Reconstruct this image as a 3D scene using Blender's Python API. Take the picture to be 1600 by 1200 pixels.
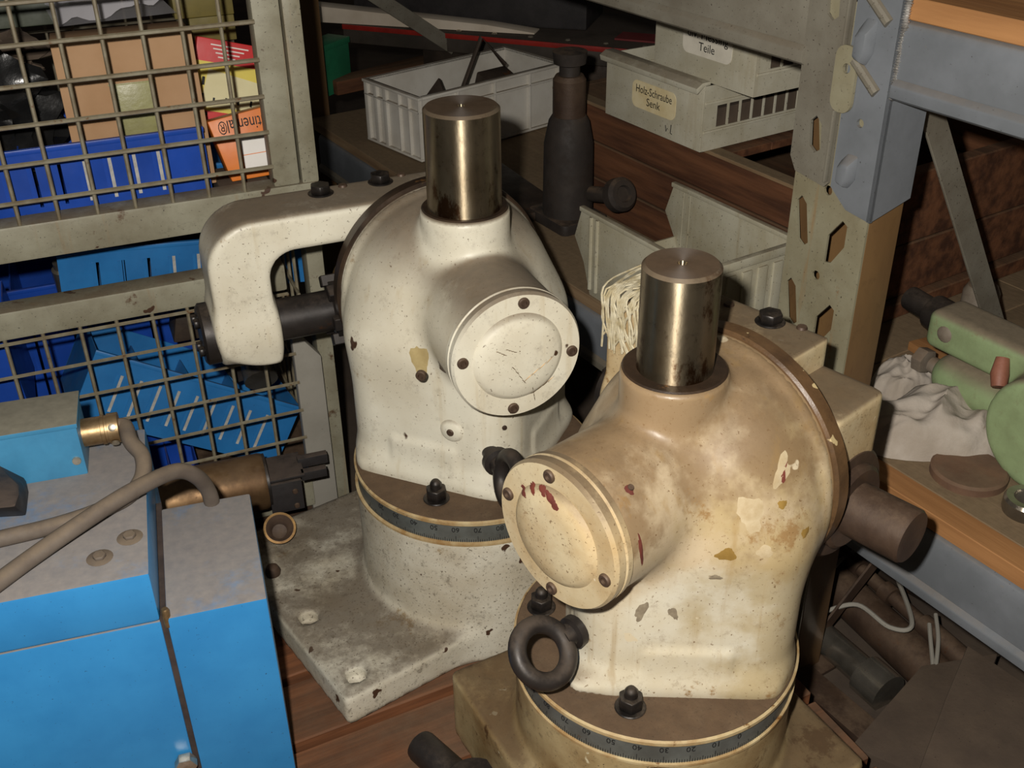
import bpy, bmesh, math, random
import numpy as np
from mathutils import Vector, Matrix, noise as mnoise
from mathutils.geometry import tessellate_polygon
R_ = math.radians
random.seed(7)
for o in list(bpy.data.objects):
    bpy.data.objects.remove(o, do_unlink=True)
SC = bpy.context.scene
COL = SC.collection

# ------------------------------------------------------------------ camera, flash, world, exposure
F_PX = 1700.0
CAM_H = 1.05
_th, _ro = R_(31.2), R_(0.8)
cF = Vector((0, math.cos(_th), -math.sin(_th)))
_r0 = Vector((1, 0, 0)); _u0 = Vector((0, math.sin(_th), math.cos(_th)))
cR = _r0 * math.cos(_ro) - _u0 * math.sin(_ro)
cU = _r0 * math.sin(_ro) + _u0 * math.cos(_ro)
cC = Vector((0, 0, CAM_H))
cam_d = bpy.data.cameras.new('camera')
cam_d.sensor_width = 36.0
cam_d.lens = F_PX * 36.0 / 1600.0
cam_d.clip_start = 0.02
cam = bpy.data.objects.new('camera', cam_d)
COL.objects.link(cam)
cam.matrix_world = Matrix(((cR.x, cU.x, -cF.x, cC.x), (cR.y, cU.y, -cF.y, cC.y), (cR.z, cU.z, -cF.z, cC.z), (0, 0, 0, 1)))
SC.camera = cam

# the photograph is lit by the flash of the camera that took it, a few centimetres beside the lens
fl_d = bpy.data.lights.new('camera_flash_offscreen', 'POINT')
fl_d.energy = 72.0
fl_d.color = (1.0, 0.945, 0.87)
fl_d.shadow_soft_size = 0.012
fl = bpy.data.objects.new('camera_flash_offscreen', fl_d)
COL.objects.link(fl)
fl.location = cC - cR * 0.055 + cU * 0.05 + cF * 0.01

W = bpy.data.worlds.new('dim_hall')
SC.world = W
W.use_nodes = True
W.node_tree.nodes['Background'].inputs[0].default_value = (1.0, 0.93, 0.85, 1)
W.node_tree.nodes['Background'].inputs[1].default_value = 0.035
SC.view_settings.view_transform = 'Standard'
SC.view_settings.look = 'None'
SC.view_settings.gamma = 1.0
SC.view_settings.exposure = 0.0
SC.view_settings.use_curve_mapping = False

# ------------------------------------------------------------------ helpers
def ray(px, py):
    return cF + cR * ((px - 800) / F_PX) + cU * ((600 - py) / F_PX)
def atz(px, py, z):
    """point at height z that lies along a sight line"""
    r = ray(px, py)
    return cC + r * ((z - CAM_H) / r.z)

def M4(loc=(0, 0, 0), rz=0.0, rx=0.0, ry=0.0, s=1.0):
    return Matrix.Translation(loc) @ Matrix.Rotation(rz, 4, 'Z') @ Matrix.Rotation(ry, 4, 'Y') @ Matrix.Rotation(rx, 4, 'X') @ Matrix.Scale(s, 4)

AX = {'z': Matrix.Identity(4), 'y': Matrix.Rotation(R_(-90), 4, 'X'), '-y': Matrix.Rotation(R_(90), 4, 'X'),
      'x': Matrix.Rotation(R_(90), 4, 'Y'), '-x': Matrix.Rotation(R_(-90), 4, 'Y'), '-z': Matrix.Rotation(R_(180), 4, 'X')}

class G:
    """collects shapes; build() links them as ONE mesh object"""
    def __init__(s):
        s.v = []; s.f = []
    def add(s, vs, fs, M=None):
        b = len(s.v)
        for p in vs:
            p = Vector(p)
            s.v.append((M @ p) if M else p)
        s.f += [[b + i for i in f] for f in fs]
        return s
    def box(s, x0, x1, y0, y1, z0, z1, M=None):
        vs = [(x, y, z) for z in (z0, z1) for y in (y0, y1) for x in (x0, x1)]
        return s.add(vs, [(0, 2, 3, 1), (4, 5, 7, 6), (0, 1, 5, 4), (2, 6, 7, 3), (0, 4, 6, 2), (1, 3, 7, 5)], M)
    def prism(s, poly, z0, z1, M=None, top=None):
        n = len(poly); top = top or poly
        vs = [(x, y, z0) for x, y in poly] + [(x, y, z1) for x, y in top]
        a = sum(poly[i][0] * poly[(i + 1) % n][1] - poly[(i + 1) % n][0] * poly[i][1] for i in range(n))
        fs = [list(range(n))[::-1], list(range(n, 2 * n))] + [(i, (i + 1) % n, n + (i + 1) % n, n + i) for i in range(n)]
        if a < 0:
            fs = [list(f)[::-1] for f in fs]
        return s.add(vs, fs, M)
    def holed(s, outer, holes, z0, z1, M=None):
        loops = [outer] + holes
        flat = [p for l in loops for p in l]
        tris = tessellate_polygon([[Vector((x, y, 0)) for x, y in l] for l in loops])
        n = len(flat)
        vs = [(x, y, z0) for x, y in flat] + [(x, y, z1) for x, y in flat]
        fs = []
        for t in tris:
            a, b, c = [flat[i] for i in t]
            if (b[0]-a[0])*(c[1]-a[1]) - (b[1]-a[1])*(c[0]-a[0]) < 0:
                t = (t[0], t[2], t[1])
            fs.append([t[0] + n, t[1] + n, t[2] + n]); fs.append([t[2], t[1], t[0]])
        b = 0
        for li, l in enumerate(loops):
            m = len(l)
            ar = sum(l[i][0]*l[(i+1) % m][1] - l[(i+1) % m][0]*l[i][1] for i in range(m))
            fl_ = (ar > 0) != (li > 0)
            for i in range(m):
                j = (i + 1) % m
                q = [b + i, b + j, b + j + n, b + i + n]
                fs.append(q if fl_ else q[::-1])
            b += m
        return s.add(vs, fs, M)
    def lathe(s, prof, n=32, M=None, a0=0.0, a1=None):
        """prof: list of (r, z) from bottom to top along local z"""
        vs = []; fs = []; rows = []
        full = a1 is None
        m = n if full else n + 1
        for r, z in prof:
            if r < 1e-7:
                rows.append([len(vs)]); vs.append((0, 0, z))
            else:
                row = []
                for i in range(m):
                    a = a0 + (2 * math.pi * i / n if full else (a1 - a0) * i / n)
                    row.append(len(vs)); vs.append((r * math.cos(a), r * math.sin(a), z))
                rows.append(row)
        for A, B in zip(rows, rows[1:]):
            for i in range(n):
                j = (i + 1) % m
                if len(A) == 1 and len(B) == 1: continue
                if len(A) == 1: fs.append([A[0], B[j], B[i]])
                elif len(B) == 1: fs.append([A[i], A[j], B[0]])
                else: fs.append([A[i], A[j], B[j], B[i]])
        return s.add(vs, fs, M)
    def cyl(s, r, z0, z1, n=24, M=None, c=0.0):
        if c:
            return s.lathe([(0, z0), (r - c, z0), (r, z0 + c), (r, z1 - c), (r - c, z1), (0, z1)], n, M)
        return s.lathe([(0, z0), (r, z0), (r, z1), (0, z1)], n, M)
    def tube(s, pts, r, n=8, closed=False, M=None):
        pts = [Vector(p) for p in pts]
        rr = r if isinstance(r, (list, tuple)) else [r] * len(pts)
        m = len(pts); vs = []; up = None
        for i, p in enumerate(pts):
            if closed: d = pts[(i + 1) % m] - pts[i - 1]
            else: d = pts[min(i + 1, m - 1)] - pts[max(i - 1, 0)]
            d.normalize()
            if up is None:
                up = Vector((0, 0, 1)) if abs(d.z) < .9 else Vector((1, 0, 0))
            x = up - d * up.dot(d); x.normalize(); up = x; y = d.cross(x)
            for k in range(n):
                a = 2 * math.pi * k / n
                vs.append(p + (x * math.cos(a) + y * math.sin(a)) * rr[i])
        fs = []
        for i in range(m if closed else m - 1):
            j = (i + 1) % m
            for k in range(n):
                l = (k + 1) % n
                fs.append([i * n + k, i * n + l, j * n + l, j * n + k])
        if not closed:
            fs.append(list(range(n))[::-1]); fs.append([(m - 1) * n + k for k in range(n)])
        return s.add(vs, fs, M)
    def build(s, name, mat, parent=None, bevel=0.0, seg=2, smooth=35, M=None):
        me = bpy.data.meshes.new(name)
        me.from_pydata([tuple(p) for p in s.v], [], s.f)
        if bevel:
            bm = bmesh.new(); bm.from_mesh(me)
            bmesh.ops.remove_doubles(bm, verts=bm.verts, dist=1e-6)
            bmesh.ops.recalc_face_normals(bm, faces=bm.faces)
            ed = [e for e in bm.edges if len(e.link_faces) == 2 and e.calc_face_angle(0) > R_(28)]
            bmesh.ops.bevel(bm, geom=ed, offset=bevel, segments=seg, profile=.6, affect='EDGES', clamp_overlap=True)
            bm.to_mesh(me); bm.free()
        return link_mesh(name, me, mat, parent, smooth, M)

def link_mesh(name, me, mat, parent=None, smooth=35, M=None):
    if smooth:
        me.polygons.foreach_set('use_smooth', [True] * len(me.polygons))
        if smooth < 180:
            me.set_sharp_from_angle(angle=R_(smooth))
    if mat and not me.materials:
        me.materials.append(mat)
    o = bpy.data.objects.new(name, me)
    COL.objects.link(o)
    if parent: o.parent = parent
    if M is not None: o.matrix_basis = M
    return o

def smooth_curve(pts, k=6, closed=False):
    pts = [Vector(p) for p in pts]; n = len(pts); out = []
    for i in range(n if closed else n - 1):
        p0 = pts[i - 1] if (closed or i > 0) else pts[0]
        p1 = pts[i]; p2 = pts[(i + 1) % n]
        p3 = pts[(i + 2) % n] if (closed or i + 2 < n) else pts[-1]
        for j in range(k):
            t = j / k
            out.append(.5 * ((2 * p1) + (p2 - p0) * t + (2 * p0 - 5 * p1 + 4 * p2 - p3) * t * t + (3 * p1 - p0 - 3 * p2 + p3) * t ** 3))
    if not closed: out.append(pts[-1])
    return out

def thing(name, label, cat, M=None, group=None):
    o = bpy.data.objects.new(name, None)
    o.empty_display_size = .05
    COL.objects.link(o)
    if M is not None: o.matrix_basis = M
    return tag(o, label, cat, group)
def tag(o, label=None, cat=None, group=None, kind=None):
    if label: o['label'] = label
    if cat: o['category'] = cat
    if group: o['group'] = group
    if kind: o['kind'] = kind
    return o
def again(o, parent=None, M=None):
    """another copy of a part that shares its mesh"""
    c = o.copy(); COL.objects.link(c); c.parent = parent
    if M is not None: c.matrix_basis = M
    return c
def ngon(n, r, a0=0.0):
    return [(r * math.cos(a0 + 2 * math.pi * i / n), r * math.sin(a0 + 2 * math.pi * i / n)) for i in range(n)]
def rrect(w, h, r, n=5, cx=0, cy=0):
    out = []
    for (sx, sy, a) in ((1, 1, 0), (-1, 1, 90), (-1, -1, 180), (1, -1, 270)):
        for i in range(n + 1):
            t = R_(a + 90 * i / n)
            out.append((cx + sx * (w - r) + r * math.cos(t), cy + sy * (h - r) + r * math.sin(t)))
    return out

def lettering(name, txt, size, mat, parent, M, depth=0.0003, width=None):
    cu = bpy.data.curves.new(name, 'FONT')
    cu.body = txt; cu.size = size; cu.align_x = 'CENTER'; cu.align_y = 'CENTER'; cu.extrude = depth
    cu.resolution_u = 3
    to = bpy.data.objects.new(name, cu); COL.objects.link(to)
    dg = bpy.context.evaluated_depsgraph_get()
    me = bpy.data.meshes.new_from_object(to.evaluated_get(dg))
    bpy.data.objects.remove(to, do_unlink=True)
    me.materials.clear()
    if width:
        xs = [v.co.x for v in me.vertices]; k = width / max(1e-6, max(xs) - min(xs))
        for v in me.vertices: v.co.x *= k
    return link_mesh(name, me, mat, parent, 0, M)

# ---- signed distance castings: smooth unions turned into one closed skin
def sd_box(P, c, h, r=0.0, rz=0.0, ry=0.0):
    q = P - np.array(c)
    if rz:
        k, s = math.cos(rz), math.sin(rz)
        q = np.stack([q[:, 0] * k + q[:, 1] * s, -q[:, 0] * s + q[:, 1] * k, q[:, 2]], 1)
    if ry:
        k, s = math.cos(ry), math.sin(ry)
        q = np.stack([q[:, 0] * k - q[:, 2] * s, q[:, 1], q[:, 0] * s + q[:, 2] * k], 1)
    d = np.abs(q) - (np.array(h) - r)
    return np.linalg.norm(np.maximum(d, 0), axis=1) + np.minimum(d.max(1), 0) - r
def sd_cyl(P, c, r, a0, a1, ax=2, e=0.0):
    q = P - np.array(c)
    o = [i for i in range(3) if i != ax]
    d0 = np.hypot(q[:, o[0]], q[:, o[1]]) - r + e
    d1 = np.abs(q[:, ax] - (a0 + a1) / 2) - (a1 - a0) / 2 + e
    return np.minimum(np.maximum(d0, d1), 0) + np.hypot(np.maximum(d0, 0), np.maximum(d1, 0)) - e
def sd_ell(P, c, r):
    q = (P - np.array(c)) / np.array(r)
    k0 = np.linalg.norm(q, axis=1); k1 = np.linalg.norm(q / np.array(r), axis=1)
    return k0 * (k0 - 1) / np.maximum(k1, 1e-9)
def sd_cap(P, a, b, r0, r1=None):
    a = np.array(a, float); b = np.array(b, float); r1 = r0 if r1 is None else r1
    t = np.clip(((P - a) @ (b - a)) / ((b - a) @ (b - a)), 0, 1)
    return np.linalg.norm(P - a - t[:, None] * (b - a), axis=1) - (r0 + (r1 - r0) * t)
def smin(a, b, k):
    h = np.maximum(k - np.abs(a - b), 0) / k
    return np.minimum(a, b) - h * h * k * .25
def smax(a, b, k):
    return -smin(-a, -b, k)

def casting(name, fn, lo, hi, h, mat, parent=None, smooth=180, M=None):
    lo = np.array(lo, float); hi = np.array(hi, float)
    n = np.ceil((hi - lo) / h).astype(int) + 1
    ax = [lo[i] + h * np.arange(n[i]) for i in range(3)]
    X, Y, Z = np.meshgrid(*ax, indexing='ij')
    V = fn(np.stack([X.ravel(), Y.ravel(), Z.ravel()], 1)).reshape(n)
    S = V < 0
    nc = n - 1
    acc = np.zeros((*nc, 3)); cnt = np.zeros(nc)
    gi = np.stack(np.meshgrid(*[np.arange(k) for k in nc], indexing='ij'), -1).astype(float)
    def sl(d): return tuple(slice(d[i], d[i] + nc[i]) for i in range(3))
    for axis in range(3):
        oth = [i for i in range(3) if i != axis]
        for a in (0, 1):
            for b in (0, 1):
                d0 = [0, 0, 0]; d0[oth[0]] = a; d0[oth[1]] = b
                d1 = list(d0); d1[axis] = 1
                v0 = V[sl(d0)]; v1 = V[sl(d1)]
                m = (v0 < 0) != (v1 < 0)
                t = np.where(m, v0 / np.where(m, v0 - v1, 1), 0)
                p = gi + np.array(d0); p[..., axis] += t
                acc += np.where(m[..., None], p, 0); cnt += m
    act = cnt > 0
    idx = -np.ones(nc, int); idx[act] = np.arange(act.sum())
    P = lo + h * acc[act] / cnt[act][:, None]
    for _ in range(2):
        e = h * .2
        f0 = fn(P)
        g = np.stack([fn(P + e * np.eye(3)[i]) - fn(P - e * np.eye(3)[i]) for i in range(3)], 1) / (2 * e)
        g2 = np.maximum((g * g).sum(1), .05)
        st = (f0 / g2)[:, None] * g
        P = P - np.clip(st, -h * .6, h * .6)
    faces = []
    for axis in range(3):
        oth = [i for i in range(3) if i != axis]
        r = [slice(1, nc[i]) for i in range(3)]; r[axis] = slice(0, nc[axis])
        r2 = list(r); r2[axis] = slice(1, nc[axis] + 1)
        s0 = S[tuple(r)]; s1 = S[tuple(r2)]
        loc = np.argwhere(s0 != s1)
        if not len(loc): continue
        fl_ = s0[tuple(loc.T)]
        base = loc.copy()
        for i in range(3):
            if i != axis: base[:, i] += 1
        def at(da, db):
            q = base.copy(); q[:, oth[0]] += da; q[:, oth[1]] += db
            return idx[tuple(q.T)]
        A, B, C_, D = at(-1, -1), at(0, -1), at(0, 0), at(-1, 0)
        q = np.stack([A, B, C_, D], 1)
        flip = fl_ if axis != 1 else ~fl_
        q[~flip] = q[~flip][:, ::-1]
        faces.append(q)
    Fc = np.concatenate(faces)
    Fc = Fc[(Fc >= 0).all(1)]
    me = bpy.data.meshes.new(name)
    me.from_pydata(P.tolist(), [], Fc.tolist())
    return link_mesh(name, me, mat, parent, smooth, M)

# ------------------------------------------------------------------ materials
def lin(c):
    return tuple(((x / 255 / 12.92) if x / 255 <= .04045 else ((x / 255 + .055) / 1.055) ** 2.4) for x in c)
def worn(name, col, col2=None, var=.5, scale=12, rough=.5, metal=0.0, dust=0.0, dustc=(120, 98, 76), rust=0.0, rustc=(96, 58, 32),
         speck=0.0, speckc=(40, 30, 22), bump=.15, bscale=120, stain=None, stretch=None, spec=.5, chips=0.0, chipc=(70, 48, 34), dgrain=8, grit=0.0, aniso=0.0, drip=0.0, dripc=(150, 110, 60)):
    m = bpy.data.materials.new(name); m.use_nodes = True
    N = m.node_tree.nodes; L = m.node_tree.links
    bs = N['Principled BSDF']
    tc = N.new('ShaderNodeTexCoord')
    def mapping(sc):
        if not sc: return tc.outputs['Object']
        mp = N.new('ShaderNodeMapping'); mp.inputs['Scale'].default_value = sc
        L.new(tc.outputs['Object'], mp.inputs['Vector']); return mp.outputs[0]
    base_v = mapping(stretch)
    def noi(s, det=6, vec=None, ro=.6, off=0.0):
        n = N.new('ShaderNodeTexNoise'); n.inputs['Scale'].default_value = s; n.inputs['Detail'].default_value = det
        n.inputs['Roughness'].default_value = ro
        v = vec or base_v
        if off:
            ad = N.new('ShaderNodeVectorMath'); ad.operation = 'ADD'; ad.inputs[1].default_value = (off, off * 1.7, -off)
            L.new(v, ad.inputs[0]); v = ad.outputs[0]
        L.new(v, n.inputs['Vector']); return n.outputs['Fac']
    def rng(v, a, b, c=0.0, d=1.0):
        r = N.new('ShaderNodeMapRange'); r.interpolation_type = 'SMOOTHSTEP'
        r.inputs[1].default_value = a; r.inputs[2].default_value = b; r.inputs[3].default_value = c; r.inputs[4].default_value = d
        L.new(v, r.inputs[0]); return r.outputs[0]
    def mul(a, b):
        q = N.new('ShaderNodeMath'); q.operation = 'MULTIPLY'
        for i, x in enumerate((a, b)):
            if isinstance(x, (int, float)): q.inputs[i].default_value = x
            else: L.new(x, q.inputs[i])
        return q.outputs[0]
    def mix(f, a, b):
        q = N.new('ShaderNodeMix'); q.data_type = 'RGBA'
        L.new(f, q.inputs[0])
        for i, x in ((6, a), (7, b)):
            if isinstance(x, tuple): q.inputs[i].default_value = (*lin(x), 1)
            else: L.new(x, q.inputs[i])
        return q.outputs[2]
    c = mix(rng(noi(scale), .5 - var * .35, .5 + var * .35), col, col2 or tuple(int(x * .82) for x in col))
    rg = None
    if stain:
        for (ax, a, b, sc_, amt, nm) in stain:
            sp = N.new('ShaderNodeSeparateXYZ'); L.new(tc.outputs['Object'], sp.inputs[0])
            ad = N.new('ShaderNodeMath'); ad.operation = 'ADD'
            L.new(sp.outputs['xyz'.index(ax)], ad.inputs[0])
            L.new(rng(noi(nm, 5, tc.outputs['Object'], off=3.1), .2, .8, -abs(b - a) * .9, abs(b - a) * .9), ad.inputs[1])
            fct = rng(ad.outputs[0], a, b)
            c = mix(mul(fct, amt), c, sc_)
    if drip:
        f = rng(noi(9, 4, mapping((6, 6, .5)), off=5.0), .56, .72)
        c = mix(mul(f, drip), c, dripc)
    if rust:
        f = rng(noi(scale * 1.3, 9, ro=.72, off=1.3), .66 - rust * .3, .74 - rust * .3)
        c = mix(f, c, rustc)
    if chips:
        f = rng(noi(scale * 2.2, 3, ro=.5, off=7.7), .72 - chips * .2, .735 - chips * .2)
        c = mix(f, c, chipc)
    if grit:
        f = rng(noi(scale * 5, 10, tc.outputs['Object'], .8, off=6.1), .53, .66)
        c = mix(mul(f, grit), c, speckc)
    if speck:
        f = rng(noi(330, 3, tc.outputs['Object'], .6, off=2.2), .715 - speck * .17, .775 - speck * .17)
        c = mix(mul(f, .8), c, speckc)
    rv = rng(noi(scale * 2, 4, off=9.0), .3, .7, rough * .85, min(1, rough * 1.15))
    if dust:
        ge = N.new('ShaderNodeNewGeometry'); sp = N.new('ShaderNodeSeparateXYZ')
        L.new(ge.outputs['Normal'], sp.inputs[0])
        up = rng(sp.outputs[2], .25, .9)
        f = mul(mul(up, rng(noi(scale * .8, dgrain, tc.outputs['Object'], .72, off=4.4), .5 - dust * .42, .72 - dust * .3)), min(1, .55 + dust * .4))
        c = mix(f, c, mix(noi(90, 5, tc.outputs['Object']), dustc, tuple(int(x * .72) for x in dustc)))
        q = N.new('ShaderNodeMix'); q.data_type = 'FLOAT'
        L.new(f, q.inputs[0]); L.new(rv, q.inputs[2]); q.inputs[3].default_value = .92; rv = q.outputs[0]
        if metal:
            q = N.new('ShaderNodeMath'); q.operation = 'MULTIPLY_ADD'
            L.new(f, q.inputs[0]); q.inputs[1].default_value = -metal; q.inputs[2].default_value = metal
            L.new(q.outputs[0], bs.inputs['Metallic'])
    L.new(c, bs.inputs['Base Color']); L.new(rv, bs.inputs['Roughness'])
    if not (dust and metal): bs.inputs['Metallic'].default_value = metal
    bs.inputs['Specular IOR Level'].default_value = spec
    if aniso:                                   # ground round the z axis
        tg = N.new('ShaderNodeTangent'); tg.direction_type = 'RADIAL'; tg.axis = 'Z'
        L.new(tg.outputs[0], bs.inputs['Tangent'])
        bs.inputs['Anisotropic'].default_value = aniso; bs.inputs['Anisotropic Rotation'].default_value = .25
    if bump:
        b = N.new('ShaderNodeBump'); b.inputs['Strength'].default_value = bump; b.inputs['Distance'].default_value = .002
        L.new(noi(bscale, 5), b.inputs['Height']); L.new(b.outputs[0], bs.inputs['Normal'])
    return m
def wood(name, a, b, axis='x', scale=1.0, rough=.75, dust=0.0, dustc=(110, 92, 74), rust=0.0):
    st = {'x': (2.2 * scale, 26 * scale, 26 * scale), 'y': (26 * scale, 2.2 * scale, 26 * scale), 'z': (26 * scale, 26 * scale, 2.2 * scale)}[axis]
    return worn(name, a, b, var=.55, scale=1.6, stretch=st, rough=rough, bump=.35, bscale=5, dust=dust, dustc=dustc, rust=rust, rustc=tuple(int(x * .5) for x in b), spec=.25)
def clear(name, col=(235, 235, 240), rough=.12, alpha=.35):
    m = bpy.data.materials.new(name); m.use_nodes = True
    b = m.node_tree.nodes['Principled BSDF']
    b.inputs['Base Color'].default_value = (*lin(col), 1); b.inputs['Roughness'].default_value = rough
    b.inputs['Alpha'].default_value = alpha
    return m

MT = {}
MT['cream'] = worn('cream_paint', (222, 218, 200), (204, 196, 174), .7, 9, .42, dust=.82, dustc=(116, 97, 74), speck=.42, grit=.22, speckc=(92, 74, 54), bump=.1, bscale=60, drip=.35, dripc=(184, 166, 128), chips=.03, rust=.08, rustc=(160, 138, 106))
MT['cream_base'] = worn('cream_paint_of_base', (208, 203, 186), (178, 168, 146), .7, 12, .5, dust=.56, dustc=(84, 68, 50), speck=.6, grit=.55, speckc=(66, 54, 40), bump=.25, bscale=70, rust=.22, rustc=(150, 130, 98), chips=.1)
MT['cream_oily'] = worn('oil_stained_cream_paint', (216, 211, 193), (202, 190, 162), .8, 11, .32, dust=.35, dustc=(122, 98, 68), speck=.45, grit=.3, speckc=(110, 82, 50), bump=.1, bscale=50,
                        stain=[('z', .095, .18, (184, 164, 132), .85, 9), ('x', .06, .13, (166, 144, 94), .6, 12), ('z', .18, .28, (132, 108, 78), .85, 16)], rust=.24, rustc=(150, 120, 80), chips=.24, chipc=(212, 198, 168), drip=.4, dripc=(156, 126, 76))
MT['oily_parts'] = worn('oil_stained_part_paint', (206, 192, 158), (176, 150, 108), .8, 14, .36, dust=.85, dustc=(104, 84, 60), speck=.5, grit=.35, speckc=(104, 78, 50), bump=.1, rust=.24, rustc=(140, 108, 68), chips=.2, chipc=(216, 204, 176))
MT['ring_brown'] = worn('brown_grimed_ring_paint', (112, 84, 54), (62, 46, 32), .8, 18, .4, rust=.3, rustc=(52, 38, 28), chips=.3, chipc=(188, 168, 124), grit=.3, bump=.2)
MT['oily_base'] = worn('oil_stained_base_paint', (176, 158, 118), (122, 96, 60), .8, 13, .38, grit=.4, dust=.7, dustc=(92, 70, 44), speck=.4, rust=.3, rustc=(78, 56, 32), bump=.12, bscale=60, chips=.16, chipc=(206, 196, 164))
MT['grimy_flange'] = worn('grimy_flange_top', (108, 88, 66), (66, 52, 38), .8, 30, .7, grit=.5, dust=.5, dustc=(98, 76, 54), speck=.6, bump=.3, bscale=120)
MT['cream_edge'] = worn('rust_edged_cream_paint', (196, 180, 140), (140, 104, 58), .7, 26, .45, rust=.25, rustc=(110, 74, 36), bump=.1)
MT['spindle'] = worn('browned_ground_steel', (172, 160, 136), (112, 98, 76), .8, 14, .4, metal=.95, rust=.45, rustc=(84, 60, 40), dust=1.0, dustc=(92, 74, 58), grit=.3, bump=.05, bscale=200, stretch=(1, 1, .45), aniso=.92)
MT['dark_steel'] = worn('dark_oiled_steel', (52, 47, 44), (34, 30, 28), .6, 18, .42, metal=.3, dust=.25, dustc=(92, 78, 64), bump=.1, rust=.1, rustc=(70, 48, 34))
MT['black_bolt'] = worn('blackened_bolt_steel', (48, 43, 40), (30, 27, 25), .5, 40, .38, metal=.4, dust=.2, dustc=(90, 76, 60), bump=.15)
MT['jack_black'] = worn('greasy_black_jack', (50, 42, 36), (36, 30, 26), .6, 18, .75, dust=.3, bump=.1)
MT['brown_steel'] = worn('brown_rusted_steel', (86, 68, 54), (58, 44, 36), .7, 16, .55, metal=.25, dust=.3, rust=.2, rustc=(76, 48, 30), bump=.2)
MT['ring_dark'] = worn('greasy_joint_ring', (70, 54, 40), (40, 32, 26), .7, 22, .4, metal=.2, rust=.2, rustc=(112, 80, 46), bump=.2)
MT['bronze'] = worn('bronze_stained_steel', (170, 136, 88), (96, 72, 46), .7, 18, .48, metal=.85, rust=.15, bump=.1)
MT['scale_steel'] = worn('grey_scale_steel', (112, 116, 112), (88, 90, 86), .5, 20, .45, metal=.35, rust=.12, rustc=(92, 74, 52), bump=.05)
MT['ink'] = worn('engraved_black', (26, 26, 26), (18, 18, 18), .2, 20, .7, bump=0)
MT['red_primer'] = worn('red_primer', (112, 52, 40), (86, 40, 32), .4, 30, .7, bump=.2)
MT['blue'] = worn('bright_blue_paint', (54, 138, 198), (46, 126, 186), .5, 8, .34, dust=.75, dgrain=6, dustc=(160, 144, 122), speck=.2, bump=.05, rust=.03, rustc=(70, 84, 98))
MT['blue_dull'] = worn('dusty_blue_paint', (66, 136, 176), (58, 120, 158), .5, 14, .4, dust=1.15, dustc=(138, 134, 118), bump=.08)
MT['seam'] = worn('dirty_seam', (70, 58, 52), (48, 40, 38), .5, 30, .8, bump=.1)
MT['rubber'] = worn('dusty_cable_rubber', (104, 94, 84), (86, 76, 68), .6, 30, .75, dust=.5, dustc=(134, 118, 98), bump=.1)
MT['black_rubber'] = worn('black_dusty_plastic', (46, 42, 42), (34, 31, 31), .5, 20, .6, dust=.6, dustc=(98, 84, 74), bump=.1)
MT['brass'] = worn('tarnished_brass', (190, 162, 122), (136, 108, 74), .6, 30, .42, metal=.85, bump=.08, rust=.06)
MT['bright'] = worn('bright_zinc', (214, 206, 190), (170, 160, 140), .5, 60, .28, metal=.8, bump=.1)
MT['motor'] = worn('brown_lacquered_brass', (150, 120, 84), (92, 68, 46), .7, 13, .46, metal=.75, rust=.2, rustc=(66, 46, 34), dust=.3, dustc=(110, 88, 64), bump=.06)
MT['cage'] = worn('grey_green_cage_paint', (150, 147, 128), (124, 118, 98), .6, 12, .5, rust=.2, rustc=(88, 66, 46), speck=.4, grit=.25, bump=.12, chips=.1, drip=.4, dripc=(138, 108, 70), dust=.4, dustc=(118, 100, 78))
MT['wire'] = worn('rust_freckled_wire', (134, 128, 108), (110, 98, 76), .6, 40, .5, rust=.22, rustc=(104, 74, 46), bump=.1)
MT['cage_grey'] = worn('plain_grey_post_paint', (150, 146, 136), (140, 136, 126), .4, 10, .6, speck=.15, bump=.08)
MT['navy_bin'] = worn('deep_blue_tray_paint', (28, 74, 172), (24, 64, 150), .5, 9, .36, bump=.06, dust=.15, speck=.1)
MT['sky_bin'] = worn('mid_blue_tray_paint', (44, 120, 184), (36, 104, 164), .5, 9, .38, bump=.06, dust=.2, speck=.1)
MT['slot_metal'] = worn('bare_slot_metal', (206, 204, 198), (150, 148, 142), .8, 60, .45, metal=.1, bump=.1)
MT['card'] = worn('brown_cardboard', (178, 143, 109), (166, 131, 97), .5, 9, .85, bump=.1, spec=.2)
MT['tape'] = worn('greenish_worn_tape', (150, 148, 96), (132, 128, 82), .6, 30, .4, bump=.2)
MT['black_bag'] = worn('crumpled_black_film', (30, 30, 30), (18, 18, 18), .5, 18, .22, bump=.6, bscale=26)
MT['olive'] = worn('olive_green_sheet', (62, 70, 50), (50, 56, 40), .5, 9, .6, bump=.1)
MT['film'] = clear('clear_film', (226, 224, 230), .16, .45)
MT['red_print'] = worn('red_printed_card', (206, 44, 44), (190, 36, 38), .4, 10, .45, bump=.05)
MT['yellow_print'] = worn('yellow_printed_card', (226, 208, 92), (216, 196, 84), .4, 10, .45, bump=.05)
MT['cream_print'] = worn('cream_printed_card', (226, 218, 172), (216, 206, 158), .4, 10, .5, bump=.05)
MT['yellow_dark'] = worn('dark_yellow_card', (112, 100, 44), (94, 84, 36), .4, 12, .6, bump=.05)
MT['orange_print'] = worn('orange_printed_card', (222, 122, 30), (212, 110, 24), .3, 10, .45, bump=.05)
MT['white_print'] = worn('white_printed_card', (232, 228, 222), (224, 220, 212), .3, 10, .5, bump=.05)
MT['post'] = worn('grey_green_rack_post', (146, 142, 120), (124, 116, 92), .7, 10, .42, rust=.14, rustc=(122, 88, 52), speck=.4, grit=.15, bump=.1, drip=.6, dripc=(140, 106, 62))
MT['post_rust'] = worn('rusted_post_side', (120, 92, 58), (86, 64, 44), .8, 8, .48, rust=.25, rustc=(86, 58, 40), stretch=(1, 1, .25), bump=.1, grit=.2)
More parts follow.
